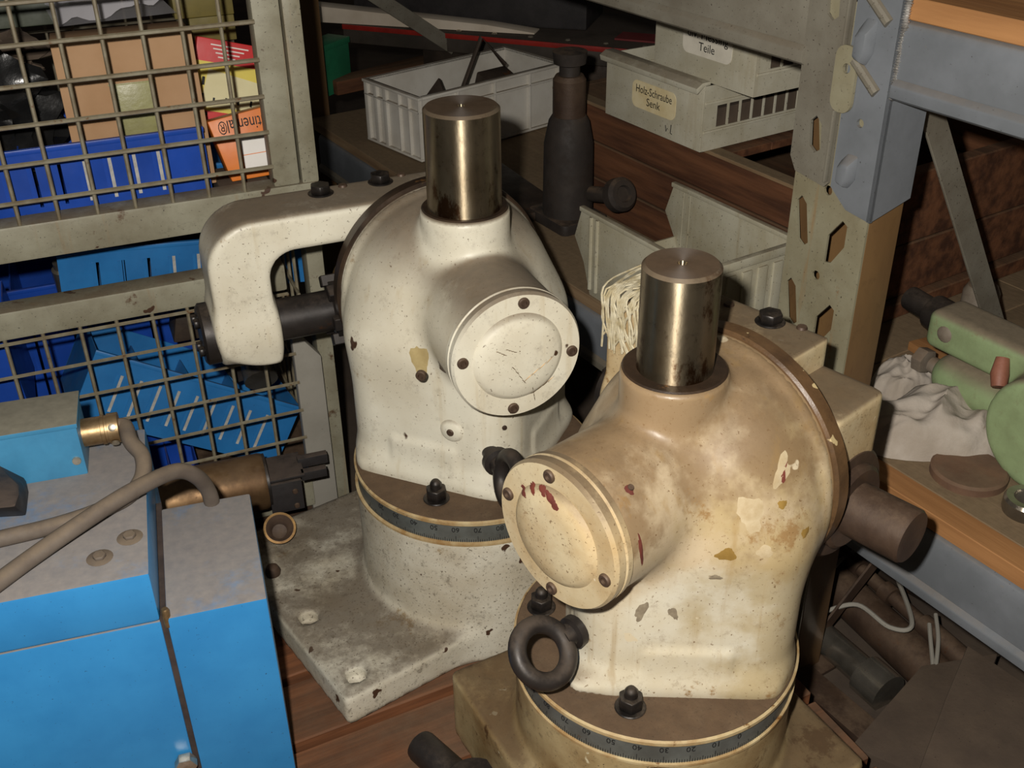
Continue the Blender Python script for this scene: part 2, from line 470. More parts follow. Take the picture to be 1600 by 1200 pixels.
MT['galv'] = worn('blue_grey_beam_paint', (114, 118, 123), (102, 106, 110), .4, 10, .38, speck=.2, bump=.06, rust=.05, rustc=(146, 118, 78), dust=.35, dustc=(128, 118, 106))
MT['galv_old'] = worn('dull_grey_beam_paint', (122, 118, 106), (104, 98, 86), .6, 12, .5, speck=.45, bump=.12, dust=.3, dustc=(118, 104, 84))
MT['weld'] = worn('silver_weld_bead', (220, 218, 214), (150, 146, 140), .8, 60, .3, metal=.7, bump=.8, bscale=150, rust=.06)
MT['grey_bin'] = worn('grey_white_bin_paint', (196, 192, 174), (178, 172, 150), .5, 12, .5, dust=.5, dustc=(130, 114, 92), speck=.4, bump=.1, drip=.3, dripc=(160, 146, 116))
MT['grey_bin_open'] = worn('dusty_grey_bin_paint', (188, 184, 164), (166, 158, 132), .6, 10, .5, dust=.5, dustc=(128, 112, 88), speck=.45, bump=.1, drip=.4, dripc=(150, 134, 100))
MT['white_crate'] = worn('off_white_crate_plastic', (214, 210, 200), (196, 190, 178), .5, 9, .55, dust=.5, dustc=(140, 122, 100), speck=.15, bump=.05)
MT['label'] = worn('yellowed_paper_label', (226, 212, 172), (214, 196, 150), .4, 30, .7, bump=.05)
MT['label2'] = worn('pale_paper_label', (224, 218, 202), (212, 206, 190), .4, 30, .7, bump=.05)
MT['pallet_wood'] = wood('reddish_pallet_wood', (132, 84, 54), (82, 52, 34), 'x', dust=.3)
MT['shelf_wood'] = wood('dusty_shelf_board', (150, 126, 96), (116, 92, 68), 'x', dust=.95, dustc=(136, 116, 90))
MT['fresh_wood'] = wood('fresh_orange_wood', (166, 120, 76), (140, 98, 60), 'x', .8)
MT['dark_wood'] = wood('dark_crate_wood', (112, 74, 50), (66, 42, 30), 'x', dust=.5, dustc=(120, 98, 74))
MT['concrete'] = worn('dark_dusty_concrete', (84, 72, 60), (62, 52, 44), .6, 6, .9, bump=.3, speck=.2)
MT['green'] = worn('pale_green_machine_paint', (142, 162, 118), (122, 136, 98), .6, 14, .6, dust=1.1, dustc=(138, 124, 102), rust=.2, rustc=(124, 108, 80), grit=.25, speckc=(110, 96, 72), bump=.2)
MT['rag'] = worn('white_rag_cloth', (180, 171, 160), (156, 145, 132), .6, 14, .95, bump=.4, bscale=160, rust=.06, rustc=(132, 114, 94), spec=.1)
MT['brown_disc'] = worn('brown_fibre_disc', (112, 84, 64), (92, 68, 52), .6, 20, .8, bump=.2, dust=.4)
MT['flesh_rust'] = worn('pinkish_rust_lever', (148, 96, 76), (122, 76, 58), .6, 30, .6, bump=.3)
MT['galv_cast'] = worn('dusty_grey_casting', (132, 122, 108), (104, 92, 80), .6, 26, .6, dust=.4, bump=.3)
MT['deep_green'] = worn('green_plastic_box', (40, 120, 84), (34, 104, 72), .4, 9, .5, bump=.05)
MT['dark_panel'] = worn('dark_grey_panel', (70, 62, 54), (50, 44, 38), .6, 8, .6, dust=.5, dustc=(84, 72, 60), bump=.1)
MT['red_strip'] = worn('red_edge_strip', (156, 36, 26), (130, 30, 22), .5, 14, .5, bump=.1)
MT['white_plank'] = worn('chalky_white_plank', (220, 208, 190), (198, 184, 164), .5, 6, .7, bump=.1)
MT['maroon'] = worn('maroon_card', (116, 40, 40), (96, 32, 34), .4, 8, .7, bump=.1)
MT['scrap'] = worn('dark_scrap_steel', (74, 62, 52), (50, 42, 36), .6, 16, .5, metal=.3, rust=.2, bump=.2)
MT['chrome'] = worn('greasy_chrome', (170, 164, 152), (120, 112, 100), .6, 12, .25, metal=.85, bump=.05)
MT['string'] = worn('pale_string', (206, 198, 172), (170, 156, 120), .6, 80, .9, bump=.3)
MT['grime'] = worn('oily_brown_board', (84, 66, 42), (56, 42, 28), .7, 12, .5, bump=.2, speck=.4)
MT['dark_board'] = worn('dusty_dark_board', (92, 78, 64), (72, 60, 50), .6, 9, .9, bump=.25, speck=.2)

# ------------------------------------------------------------------ frames of reference
RK = M4((.398, 1.125, 0), math.atan2(-.848, .53))      # rack: x along the bay, y into the bay, z up
CG = M4((-.452, 1.35, 0), math.atan2(.375, .927))      # cage: x along its front, y into it
PL = M4((-.1, .93, 0), R_(26))                         # pallet
FLOOR = -.14

# ------------------------------------------------------------------ setting
g = G(); g.box(-6, 6, -3, 8, FLOOR - .05, FLOOR)
tag(g.build('floor', MT['concrete'], smooth=0), 'dark dusty concrete floor of the hall', kind='structure')
g = G(); g.box(-6, 6, 7.0, 7.1, FLOOR, 4.5)
tag(g.build('wall_back', MT['concrete'], smooth=0), 'dark far wall of the hall', kind='structure')

# ------------------------------------------------------------------ pallet
pal = thing('wooden_pallet', 'reddish wooden pallet under the two milling heads', 'pallet', PL @ M4((0, 0, FLOOR)))
bw, gap = .098, .012
first = None
k = 0
y = -.5
while y + bw < .52:
    g = G(); L0 = -.44 + random.uniform(-.006, .006)
    g.box(L0, .44 + random.uniform(-.006, .006), y, y + bw - random.uniform(0, .004), .118, .14 - random.uniform(0, .002))
    g.build('board', MT['pallet_wood'], pal, bevel=.002, seg=1)
    y += bw + gap; k += 1
for x in (-.43, -.05, .33):
    g = G(); g.box(x, x + .1, -.5, .5, .096, .1182); g.build('cross_board', MT['pallet_wood'], pal, bevel=.002, seg=1)
    for yy in (-.49, -.07, .36):
        g = G(); g.box(x + .005, x + .095, yy, yy + .13, .0, .0962); g.build('block', MT['pallet_wood'], pal, bevel=.003, seg=1)

# ------------------------------------------------------------------ rack
def slot_long(cx, cz, w=.013, h=.06, lean=.006):
    return [(cx - w / 2 - lean, cz + h / 2 - .008), (cx - lean, cz + h / 2), (cx + w / 2 - lean * .6, cz + h / 2 - .008),
            (cx + w / 2 + lean, cz - h / 2 + .006), (cx + lean, cz - h / 2), (cx - w / 2 + lean * .6, cz - h / 2 + .006)]
def slot_diamond(cx, cz, w=.026, h=.058):
    return [(cx - w * .5, cz - h * .5), (cx - w * .5, cz + h * .08), (cx + w * .2, cz + h * .5), (cx + w * .5, cz + h * .42), (cx + w * .5, cz - h * .02), (cx - w * .12, cz - h * .46)]
MZ = Matrix(((1, 0, 0, 0), (0, 0, 1, 0), (0, 1, 0, 0), (0, 0, 0, 1)))     # (x, z, depth) -> (x, y, z)
def upright(label, s0, holes=True, top=1.25, w=.115):
    t = thing('rack_upright', label, 'rack post', RK @ M4((s0, 0, FLOOR)))
    H = top - FLOOR
    hs = []
    if holes:
        z = .505 - FLOOR - 4 * .107
        while z < H - .08:
            if z > .06:
                hs.append(slot_long(-.094, z + .037)); hs.append(slot_diamond(-.04, z + .028))
                hs.append([(-.062 + .006 * math.cos(a), z + .085 + .006 * math.sin(a)) for a in [i * math.pi / 5 for i in range(10)]])
            z += .107 * 1.0
    g = G()
    if hs: g.holed([(-w, 0), (0, 0), (0, H), (-w, H)], hs, 0, .003, MZ)
    else: g.box(-w, 0, 0, .003, 0, H)
    bm_fix = g.build('front_web', MT['post'], t, smooth=0)
    me = bm_fix.data; bm = bmesh.new(); bm.from_mesh(me); bmesh.ops.recalc_face_normals(bm, faces=bm.faces); bm.to_mesh(me); bm.free()
    g = G(); g.box(-.004, .0006, .0028, .056, 0, H); g.build('side_flange', MT['post_rust'], t, bevel=.0015)
    g = G(); g.box(-w, -w + .004, .0028, .056, 0, H); g.build('side_flange', MT['post_rust'], t, bevel=.0015)
    g = G(); g.box(-w + .004, -.004, .05, .053, 0, H); g.build('back_web', MT['post_rust'], t, smooth=0)
    g = G(); g.box(-w - .015, .02, -.012, .075, 0, .006); g.build('foot_plate', MT['brown_steel'], t, bevel=.001)
    return t
up1 = upright('grey green slotted rack post with a rusted orange side, carrying both beams', 0.0)
up2 = upright('slim brown rack post standing behind the wire cage corner', -1.64, holes=False, w=.06)
for (a, b, z0, z1, par, lab) in ((.05, .60, .58, .78, up1, 1), (.05, .30, .70, .12, up1, 1), (.05, .85, .78, .30, up1, 1)):
    pass
def strap(name, p, q, w, th, mat, parent, s0, tilt=1):
    """flat bar in the plane across the rack, from (t,z) p to q"""
    d = Vector((q[0] - p[0], q[1] - p[1])); L = d.length; a = math.atan2(d.y, d.x)
    g = G(); g.box(0, L, -th / 2, th / 2, -w / 2, w / 2)
    M = M4((s0, p[0], p[1]), R_(90)) @ Matrix.Rotation(-a, 4, 'Y')
    return g.build(name, mat, parent, bevel=.001, seg=1, M=M)
strap('strap_brace', (.06, .76 - FLOOR), (.40, .25 - FLOOR), .034, .004, MT['galv_old'], up1, -.035)
strap('strap_brace', (.058, .02), (.42, .36), .022, .004, MT['brown_steel'], up1, -.02)
strap('strap_brace', (.06, .62 - FLOOR), (.42, .36 - FLOOR), .034, .004, MT['galv_old'], up2, -.03)

# connectors
cn = thing('beam_connector', 'blue grey folded connector plate hooked on the post for the near beam', 'bracket', RK @ M4((0, 0, .578)))
MCON = Matrix(((1, 0, 0, 0), (0, 0, 1, -.0045), (0, 1, 0, 0), (0, 0, 0, 1)))
hol = [[(-.028 + .005 * math.cos(a), .10 + .005 * math.sin(a)) for a in [i * math.pi / 5 for i in range(10)]]]
g = G(); g.holed([(-.056, .02), (-.03, .0), (.006, -.004), (.006, .24), (-.056, .24)], hol, 0, .004, MCON)
o = g.build('front_plate', MT['galv'], cn, smooth=0)
bm = bmesh.new(); bm.from_mesh(o.data); bmesh.ops.recalc_face_normals(bm, faces=bm.faces); bm.to_mesh(o.data); bm.free()
g = G(); g.prism([(-.0045, -.004), (.058, .012), (.058, .24), (-.0045, .24)], .0012, .006, Matrix(((0, 0, 1, 0), (1, 0, 0, 0), (0, 1, 0, 0), (0, 0, 0, 1))))
g.build('side_plate', MT['galv'], cn, smooth=0)
for (x, z, h) in ((-.034, .045, .04), (-.036, .185, .05)):
    g = G(); g.prism([(-.013, -h * .45), (.004, -h * .5), (.012, -h * .2), (.012, h * .5), (-.004, h * .5), (-.013, h * .2)], 0, .012,
                     M4((x, -.0042, z)) @ Matrix.Rotation(R_(90), 4, 'X'), top=[(-.008, -h * .3), (.003, -h * .4), (.006, -h * .15), (.006, h * .2), (-.002, h * .2), (-.008, h * .1)])
    g.build('hook_bulge', MT['galv'], cn, bevel=.003)
for (x, z, a) in ((-.03, .150, -38), (-.028, .222, -38)):
    g = G(); g.tube([(-.022, 0, 0), (.022, 0, 0)], .006, 10)
    g.build('pressed_rib', MT['galv_old'], cn, M=M4((x, -.005, z)) @ Matrix.Rotation(R_(-a), 4, 'Y'))
g = G()
for i in range(40):
    z = .135 + i * .0026
    g.lathe([(0, -.003), (.004 + .0012 * random.random(), 0), (0, .003)], 6, M4((.0065 + random.uniform(-.0008, .0008), -.002, z)))
g.build('weld_bead', MT['weld'], cn)
cn2 = thing('beam_connector', 'dull speckled connector plate hooked on the post for the far beam', 'bracket', RK @ M4((0, 0, .60)))
h2 = [slot_long(-.088, .05, .016, .042, .002), slot_long(-.088, .20, .016, .05, .002)]
g = G(); g.holed([(-.122, .016), (-.112, .0), (-.066, -.006), (-.0605, .0), (-.0605, .29), (-.122, .29)], h2, 0, .004, MCON)
o = g.build('front_plate', MT['galv_old'], cn2, smooth=0)
bm = bmesh.new(); bm.from_mesh(o.data); bmesh.ops.recalc_face_normals(bm, faces=bm.faces); bm.to_mesh(o.data); bm.free()
for za, zb in ((.002, .085), (.155, .29)):
    G().box(-.064, -.0605, -.011, -.004, za, zb).build('edge_lip', MT['galv_old'], cn2, bevel=.001)
g = G(); g.holed(rrect(.015, .036, .013), [[(.002 + .0055 * math.cos(a), .012 + .0055 * math.sin(a)) for a in [i * math.pi / 5 for i in range(10)]]], 0, .004,
                 Matrix(((1, 0, 0, -.0555), (0, 0, 1, -.0095), (0, 1, 0, .12), (0, 0, 0, 1))))
o = g.build('locking_tab', MT['post'], cn2, smooth=0)
bm = bmesh.new(); bm.from_mesh(o.data); bmesh.ops.recalc_face_normals(bm, faces=bm.faces); bm.to_mesh(o.data); bm.free()

def beam(label, s0, s1, z0, z1, mat, lip_mat):
    t = thing('rack_beam', label, 'rack beam', RK @ M4((s0, 0, z0)))
    h = z1 - z0; L = s1 - s0
    MP = Matrix(((0, 0, 1, 0), (1, 0, 0, 0), (0, 1, 0, 0), (0, 0, 0, 1)))       # (y, z, along)
    g = G(); g.prism([(-.004, h - .012), (.0, h - .003), (.006, h), (.048, h), (.05, .012), (.004, .012), (-.004, .022)], 0, L, MP)
    g.build('beam_web', mat, t, bevel=.0015)
    g = G(); g.prism([(-.010, .004), (-.010, .016), (-.004, .0225), (.05, .0125), (.05, 0), (-.004, 0)], 0, L, MP)
    g.build('bottom_lip', lip_mat, t, bevel=.002)
    return t
beam('blue grey upper rack beam welded to the near connector', .007, 1.0, .712, .792, MT['galv'], MT['galv'])
beam('dull speckled upper rack beam running back behind the labelled boxes', -1.58, -.118, .720, .81, MT['galv_old'], MT['galv_old'])
beam('blue grey lower rack beam under the board with the green vise', .003, 1.0, .152, .243, MT['galv'], MT['galv'])
beam('dark blue grey lower rack beam under the open grey bin', -1.58, -.118, .152, .243, MT['galv'], MT['galv_old'])
def deck(label, s0, s1, z, mats, ws, t0=.002):
    t = thing('shelf_board', label, 'shelf', RK @ M4((s0, 0, z)))
    for i, w in enumerate(ws):
        g = G(); g.box(0, s1 - s0, t0 + .0004, t0 + w - .0004, 0, .022); t0 += w
        g.build('plank', mats[min(i, len(mats) - 1)], t, bevel=.001, seg=1)
    return t
deck('dusty wooden shelf boards under the open grey bin and the white crate', -1.635, -.118, .243, [MT['shelf_wood']], [.19, .2, .2, .3])
deck('dusty wooden shelf boards with a fresh orange edge under the green vise', .003, 1.0, .243, [MT['fresh_wood'], MT['shelf_wood']], [.036, .21, .21, .22, .22])
deck('orange wooden deck boards on the blue grey upper beam', .002, 1.0, .792, [MT['fresh_wood']], [.2, .2, .2, .3])
g = G(); g.box(-.117, .002, .06, .9, .243, .264)
tag(g.build('shelf_board', MT['shelf_wood'], bevel=.001, M=RK.copy()), 'short dusty shelf board right behind the slotted rack post', 'shelf')
g = G(); g.box(-.02, .8, -.022, .022, 0, .03)
tag(g.build('floor_rail', MT['brown_steel'], bevel=.002, M=RK @ M4((.03, -.0, FLOOR))), 'dusty brown rail lying on the floor in front of the rack foot', 'rail')

# ------------------------------------------------------------------ wire cage
cage = thing('wire_mesh_cage', 'grey green wire mesh storage cage with a drop gate full of blue trays', 'cage', CG @ M4((0, 0, FLOOR)))
CZ = -FLOOR
LX = -1.0
for nm, z0, z1, x1 in (('gate_rail', .470, .518, .205), ('gate_rail', .364, .404, .143), ('sill_rail', -.02, .045, .143)):
    g = G(); g.box(LX, x1, -.004, .035, z0 + CZ, z1 + CZ); g.build(nm, MT['cage'], cage, bevel=.004)
g = G(); g.box(.143, .179, -.004, .03, .518 + CZ, .85 + CZ); g.build('gate_stile', MT['cage'], cage, bevel=.004)
g = G(); g.box(.182, .206, -.002, .028, .516 + CZ, .85 + CZ); g.build('corner_post', MT['cage'], cage, bevel=.004)
g = G(); g.box(.181, .206, .03, .07, 0, .85 + CZ); g.build('corner_post', MT['cage'], cage, bevel=.003)
g = G(); g.prism([(.138, 0), (.180, 0), (.180, .245 + CZ), (.140, .30 + CZ)], 0, .02, Matrix(((1, 0, 0, 0), (0, 0, 1, 0), (0, 1, 0, 0), (0, 0, 0, 1))))
g.build('lower_post', MT['cage_grey'], cage, bevel=.002)
sp = .0472
def wire(par, p, q, r=.0026, mat='wire'):
    g = G(); g.tube([p, q], r, 6); return g.build('wire', MT[mat], par)
for x in [(-.132 + i * sp) for i in range(-18, 6)]:
    wire(cage, (x, 0, .51 + CZ), (x, 0, .85 + CZ))
z = .548
while z < .85:
    wire(cage, (LX, -.005, z + CZ), (.145, -.005, z + CZ), .003); z += sp
for x in [(-.045 + i * sp) for i in range(-18, 4)]:
    wire(cage, (x, 0, .04 + CZ), (x, 0, .366 + CZ))
z = .359
while z > .05:
    wire(cage, (LX, -.005, z + CZ), (.142, -.005, z + CZ)); z -= sp + .002
# side mesh (right hand side of the cage) and back mesh
for yv in [.045 + i * sp for i in range(0, 16)]:
    wire(cage, (.165, yv, .04 + CZ), (.165, yv, .5 + CZ))
for zz in [.06 + i * .094 for i in range(5)]:
    wire(cage, (.162, .02, zz + CZ), (.162, .8, zz + CZ))
for x in [(-1.0 + i * sp * 1.0) for i in range(0, 25)]:
    wire(cage, (x, .8, .04 + CZ), (x, .8, .85 + CZ))
for zz in [.06 + i * .0472 for i in range(17)]:
    wire(cage, (LX, .797, zz + CZ), (.165, .797, zz + CZ))
g = G(); g.box(LX, .19, .78, .82, .85 + CZ - .04, .85 + CZ); g.box(.16, .2, .03, .82, .81 + CZ, .85 + CZ); g.build('top_rim', MT['cage'], cage, bevel=.003)
g = G(); g.box(LX, .18, .01, .8, -.05 + CZ, -.02 + CZ); g.build('cage_floor', MT['brown_steel'], cage, bevel=.002)
for (x, yv) in ((.14, .76), (LX, .0), (LX, .76)):
    g = G(); g.box(x, x + .04, yv, yv + .04, 0, .85 + CZ); g.build('corner_post', MT['cage'], cage, bevel=.003)

# ------------------------------------------------------------------ blue trays and goods in the cage
def tray(label, M, L, D, H, mat, n, metal_from=0, group=None, rim=.006, slots=(.25, .8), th=.002, end_divider=True):
    """sheet metal drawer tray; front long side at y=0, slotted"""
    t = thing('slotted_tray', label, 'tray', M, group)
    g = G(); g.box(0, L, 0, D, 0, th); g.build('bottom', mat, t, bevel=.0006, seg=1)
    hz = (H * (1 - slots[1]), H * (1 - slots[0]))
    cuts = [L * (.1 + .8 * (i + .5) / n) for i in range(n) if i < metal_from]
    g = G()
    g.holed([(0, th), (L, th), (L, H), (0, H)], [[(x - .0022, hz[0]), (x + .0022, hz[0]), (x + .0022, hz[1]), (x - .0022, hz[1])] for x in cuts], 0, th, MZ)
    fw = g.build('side_wall', mat, t, smooth=0)
    q = bmesh.new(); q.from_mesh(fw.data); bmesh.ops.recalc_face_normals(q, faces=q.faces); q.to_mesh(fw.data); q.free()
    for (a, b, c, d) in ((0, L, D - th, D), (0, th, th, D - th), (L - th, L, th, D - th)):
        g = G(); g.box(a, b, c, d, th, H); g.build('side_wall', mat, t, bevel=.0006, seg=1)
    g = G(); g.box(-.001, L + .001, -.003, .004, H - rim, H + .001); g.build('rolled_rim', mat, t, bevel=.0015)
    proto = {}
    for i in range(n):
        x = L * (.1 + .8 * (i + .5) / n)
        kind = 'slot_metal' if i >= metal_from else 'opening'
        if kind not in proto:
            if kind == 'slot_metal':
                g = G(); g.box(-.0022, .0022, -.0012, .001, *hz)
                proto[kind] = g.build('slot', MT[kind], t, M=M4((x, 0, 0)))
            else: proto[kind] = None
            g = G(); g.box(-.0085, -.0045, -.0008, .001, *hz)
            proto[kind + 'e'] = g.build('slot_edge', mat, t, M=M4((x, 0, 0)))
        else:
            if proto[kind]: again(proto[kind], t, M4((x, 0, 0)))
            again(proto[kind + 'e'], t, M4((x, 0, 0)))
    for i in (1, 2, 3):
        g = G(); g.box(L * i / 4 - .001, L * i / 4 + .001, .004, D - .004, th, H * .8); g.build('divider', mat, t, smooth=0)
    return t
tray('deep blue slotted tray behind the upper mesh holding the cardboard box', CG @ M4((-.40, .055, .497)), .468, .26, .098, MT['navy_bin'], 12, 8)
tray('mid blue slotted tray seen through the gate gap, tilted', CG @ M4((-.17, .24, .425)) @ Matrix.Rotation(R_(3), 4, 'Y'), .36, .28, .068, MT['sky_bin'], 9, 20)
tray('mid blue slotted tray under the tilted tray at the gate gap', CG @ M4((-.16, .16, .325)) @ Matrix.Rotation(R_(5), 4, 'Y'), .36, .36, .085, MT['sky_bin'], 8, 3)
tray('mid blue tray leaning steeply behind the lower mesh with pale slots', CG @ M4((-.185, .10, .172)) @ Matrix.Rotation(R_(31), 4, 'Y') @ Matrix.Rotation(R_(-8), 4, 'X'), .335, .16, .11, MT['sky_bin'], 9, 0)
tray('deep blue tray lying lowest behind the mesh by the brown cylinder', CG @ M4((-.19, .05, -.018)), .17, .14, .075, MT['navy_bin'], 5, 0)
tray('deep blue tray end showing through the lower mesh behind the blue machine', CG @ M4((-.50, .07, .16)) @ Matrix.Rotation(R_(-4), 4, 'Y'), .27, .2, .155, MT['navy_bin'], 1, 20)
tray('plain blue tray at the cage floor carrying the leaning trays', CG @ M4((-.55, .30, -.02)), .6, .40, .32, MT['navy_bin'], 8, 20)

cb = thing('cardboard_box', 'brown cardboard box with a greenish tape patch in the deep blue tray', 'box', CG @ M4((-.098, .1, .50), R_(-1)) @ Matrix.Rotation(R_(-5), 4, 'X'))
g = G(); g.box(0, .178, 0, .11, 0, .208); g.build('carton', MT['card'], cb, bevel=.002)
g = G(); g.box(.062, .118, -.0012, 0, .055, .15); g.box(.06, .12, -.0016, 0, .148, .15); g.build('tape_patch', MT['tape'], cb, bevel=.0004)
g = G(); g.box(.001, .177, -.0008, .0, .10, .101); g.build('flap_edge', MT['card'], cb, smooth=0)

pk = thing('printed_packet', 'red and yellow printed packet leaning beside the cardboard box', 'packet', CG @ M4((.068, .22, .552)) @ Matrix.Rotation(R_(16), 4, 'Y') @ Matrix.Rotation(R_(-12), 4, 'X'))
g = G(); g.box(0, .14, 0, .03, 0, .125); g.build('packet_body', MT['red_print'], pk, bevel=.002)
g = G(); g.box(.001, .139, -.0008, 0, .022, .092); g.build('yellow_panel', MT['yellow_print'], pk, smooth=0)
g = G(); g.prism([(.012, .026), (.139, .034), (.139, .066), (.02, .082)], 0, .0012, Matrix(((1, 0, 0, 0), (0, 0, -1, 0), (0, 1, 0, 0), (0, 0, 0, 1)))); g.build('cream_panel', MT['cream_print'], pk, smooth=0)
for (x, z, a, b) in ((.012, .030, .004, .016), (.030, .034, .003, .008), (.048, .036, .003, .008), (.066, .036, .003, .009), (.085, .036, .003, .009), (.10, .040, .006, .008), (.012, .058, .004, .012), (.016, .015, .008, .005), (.11, .03, .007, .009)):
    g = G(); g.box(x, x + a, -.0018, -.0008, z, z + b); g.build('print_mark', MT['ink'], pk, smooth=0)
for i in range(4):
    g = G(); g.box(.02 + .004 * i, .075 - .006 * i, -.0012, 0, .116 - i * .0055, .1178 - i * .0055); g.build('white_line', MT['white_print'], pk, smooth=0)
    g = G(); g.box(.07 + .003 * i, .125, -.0012, 0, .015 - i * .003, .016 - i * .003) if i < 3 else g.box(.085, .13, -.0012, 0, .1, .1015); g.build('white_line', MT['white_print'], pk, smooth=0)

ob = thing('orange_carton', 'orange carton with a white panel and upside-down lettering at the gate stile', 'box', CG @ M4((.088, .085, .502)) @ Matrix.Rotation(R_(-2), 4, 'Y') @ Matrix.Rotation(R_(-14), 4, 'X'))
g = G(); g.prism([(.012, 0), (.11, 0), (.11, .098), (-.004, .086)], 0, .05, Matrix(((1, 0, 0, 0), (0, 0, 1, 0), (0, 1, 0, 0), (0, 0, 0, 1)))); g.build('carton', MT['orange_print'], ob, bevel=.002)
g = G(); g.box(.034, .109, -.0008, 0, .010, .058); g.build('white_panel', MT['white_print'], ob, smooth=0)
g = G(); g.box(.034, .109, -.0012, 0, .033, .034); g.build('panel_line', MT['orange_print'], ob, smooth=0)
lettering('brand_lettering', 'Continental®', .025, MT['ink'], ob, M4((.053, -.0006, .076)) @ Matrix.Rotation(R_(90), 4, 'X') @ Matrix.Rotation(R_(180), 4, 'Z'), .0005, .088)

def crumple(name, label, cat, M, r, mat, seed, amp=.25, n=26, flat=False):
    """crumpled closed blob"""
    bm = bmesh.new(); bmesh.ops.create_icosphere(bm, subdivisions=4, radius=1)
    for v in bm.verts:
        d = v.co.normalized()
        k = 1 + amp * (mnoise.turbulence(d * 2.2 + Vector((seed, seed * 2, 0)), 4, True) - .5) + amp * .4 * mnoise.noise(d * 7 + Vector((seed, 0, 0)))
        v.co = Vector((d.x * r[0] * k, d.y * r[1] * k, max(-.92, d.z) * r[2] * k))
    me = bpy.data.meshes.new(name); bm.to_mesh(me); bm.free()
    o = link_mesh(name, me, mat, None, 40, M)
    return tag(o, label, cat)
crumple('black_film_bundle', 'crumpled glossy black film left of the cardboard box', 'bag', CG @ M4((-.235, .185, .60)), (.125, .075, .11), MT['black_bag'], 3, .6)
crumple('grey_film_bundle', 'dusty grey film bundle in the tray left of the black film', 'bag', CG @ M4((-.25, .27, .665)), (.15, .06, .04), MT['dark_board'], 9, .5)
g = G(); g.box(-.2, .2, 0, .02, 0, .15)
tag(g.build('olive_board', MT['olive'], bevel=.003, M=CG @ M4((-.26, .34, .685)) @ Matrix.Rotation(R_(-14), 4, 'X')), 'olive green board standing behind the upper mesh', 'board')
g = G()
pts = []
nx, ny = 22, 12
for j in range(ny + 1):
    for i in range(nx + 1):
        u, v = i / nx, j / ny
        pts.append((u * .16, v * .12 , .045 * math.sin(v * math.pi) + .012 * mnoise.noise(Vector((u * 6, v * 4, 1.3))) + .02 * u))
fs = [[j * (nx + 1) + i, j * (nx + 1) + i + 1, (j + 1) * (nx + 1) + i + 1, (j + 1) * (nx + 1) + i] for j in range(ny) for i in range(nx)]
g.add(pts, fs)
g.add([(x, y_, -.002 + .01 * x) for x, y_, _ in pts], [f[::-1] for f in fs])
tag(g.build('clear_film_roll', MT['film'], smooth=60, M=CG @ M4((-.085, .2, .712), R_(4))), 'shiny clear film roll lying over the cardboard box', 'film roll')
for (x, z, w_, h_) in ((.076, .692, .085, .034), (.095, .6555, .065, .036)):
    o = G().box(0, w_, 0, .06, 0, h_).build('yellow_carton', MT['yellow_dark'], bevel=.0015, M=CG @ M4((x, .26, z)))
    tag(o, 'small dull yellow carton ' + ('on top of the other behind the mesh' if z > .68 else 'under its fellow behind the red packet'), 'box')
g = G(); g.box(.074, .16, .29, .37, .50, .655); tag(g.build('dusty_carton', MT['dark_board'], bevel=.002, M=CG.copy()), 'dusty dark carton under the yellow cartons in the cage', 'box')
g = G(); g.box(.08, .150, .07, .155, .34, .501); tag(g.build('dark_carton', MT['dark_board'], bevel=.002, M=CG.copy()), 'dark carton under the orange carton in the cage corner', 'box')

for i, (x, yv, z, r, L, m_, lab) in enumerate(((-.155, .25, .30, .013, .07, 'chrome', 'greasy steel pin standing in the blue tray'), (-.13, .26, .30, .012, .06, 'chrome', 'short steel pin beside the taller one in the blue tray'),
                              (.095, .06, .19, .026, .05, 'chrome', 'shiny round can resting in the leaning tray corner'))):
    g = G(); g.lathe([(0, 0), (r, 0), (r, L * .8), (r * .7, L * .86), (r * .7, L), (0, L)], 18)
    tag(g.build('steel_pin' if i < 2 else 'metal_can', MT[m_], M=CG @ M4((x, yv, z), 0, R_(20 if i < 2 else -60))), lab, 'pin' if i < 2 else 'can')
g = G(); g.prism([(-.07, 0), (.07, 0), (.06, .05), (.0, .07), (-.06, .045)], 0, .06, AX['-y'])
tag(g.build('dark_casting', MT['scrap'], bevel=.004, M=CG @ M4((.05, .16, .26))), 'dark steel casting lying on the leaning blue tray', 'casting')
g = G(); g.box(0, .05, 0, .1, 0, .07)
tag(g.build('black_block', MT['black_rubber'], bevel=.004, M=CG @ M4((.06, .10, .17), R_(12))), 'dusty black block in the leaning tray by the cage post', 'block')

# ------------------------------------------------------------------ milling heads
def hexbolt(name, parent, M, r, h, mat, washer=True, stud=False):
    g = G()
    if washer: g.cyl(r * 1.25, 0, r * .18, 20)
    g.prism(ngon(6, r, .3), r * .18 if washer else 0, h)
    if stud: g.lathe([(0, h), (r * .55, h), (r * .55, h + r * .55), (r * .3, h + r * .9), (0, h + r * .9)], 14)
    return g.build(name, mat, parent, bevel=r * .07, seg=1, M=M)
def socket_screw(name, parent, M, r, mat):
    g = G(); g.lathe([(0, -.002), (r, -.002), (r, .002), (r * .85, .0032), (r * .5, .0032), (r * .45, .0005), (0, .0005)], 16)
    return g.build(name, mat, parent, M=M)

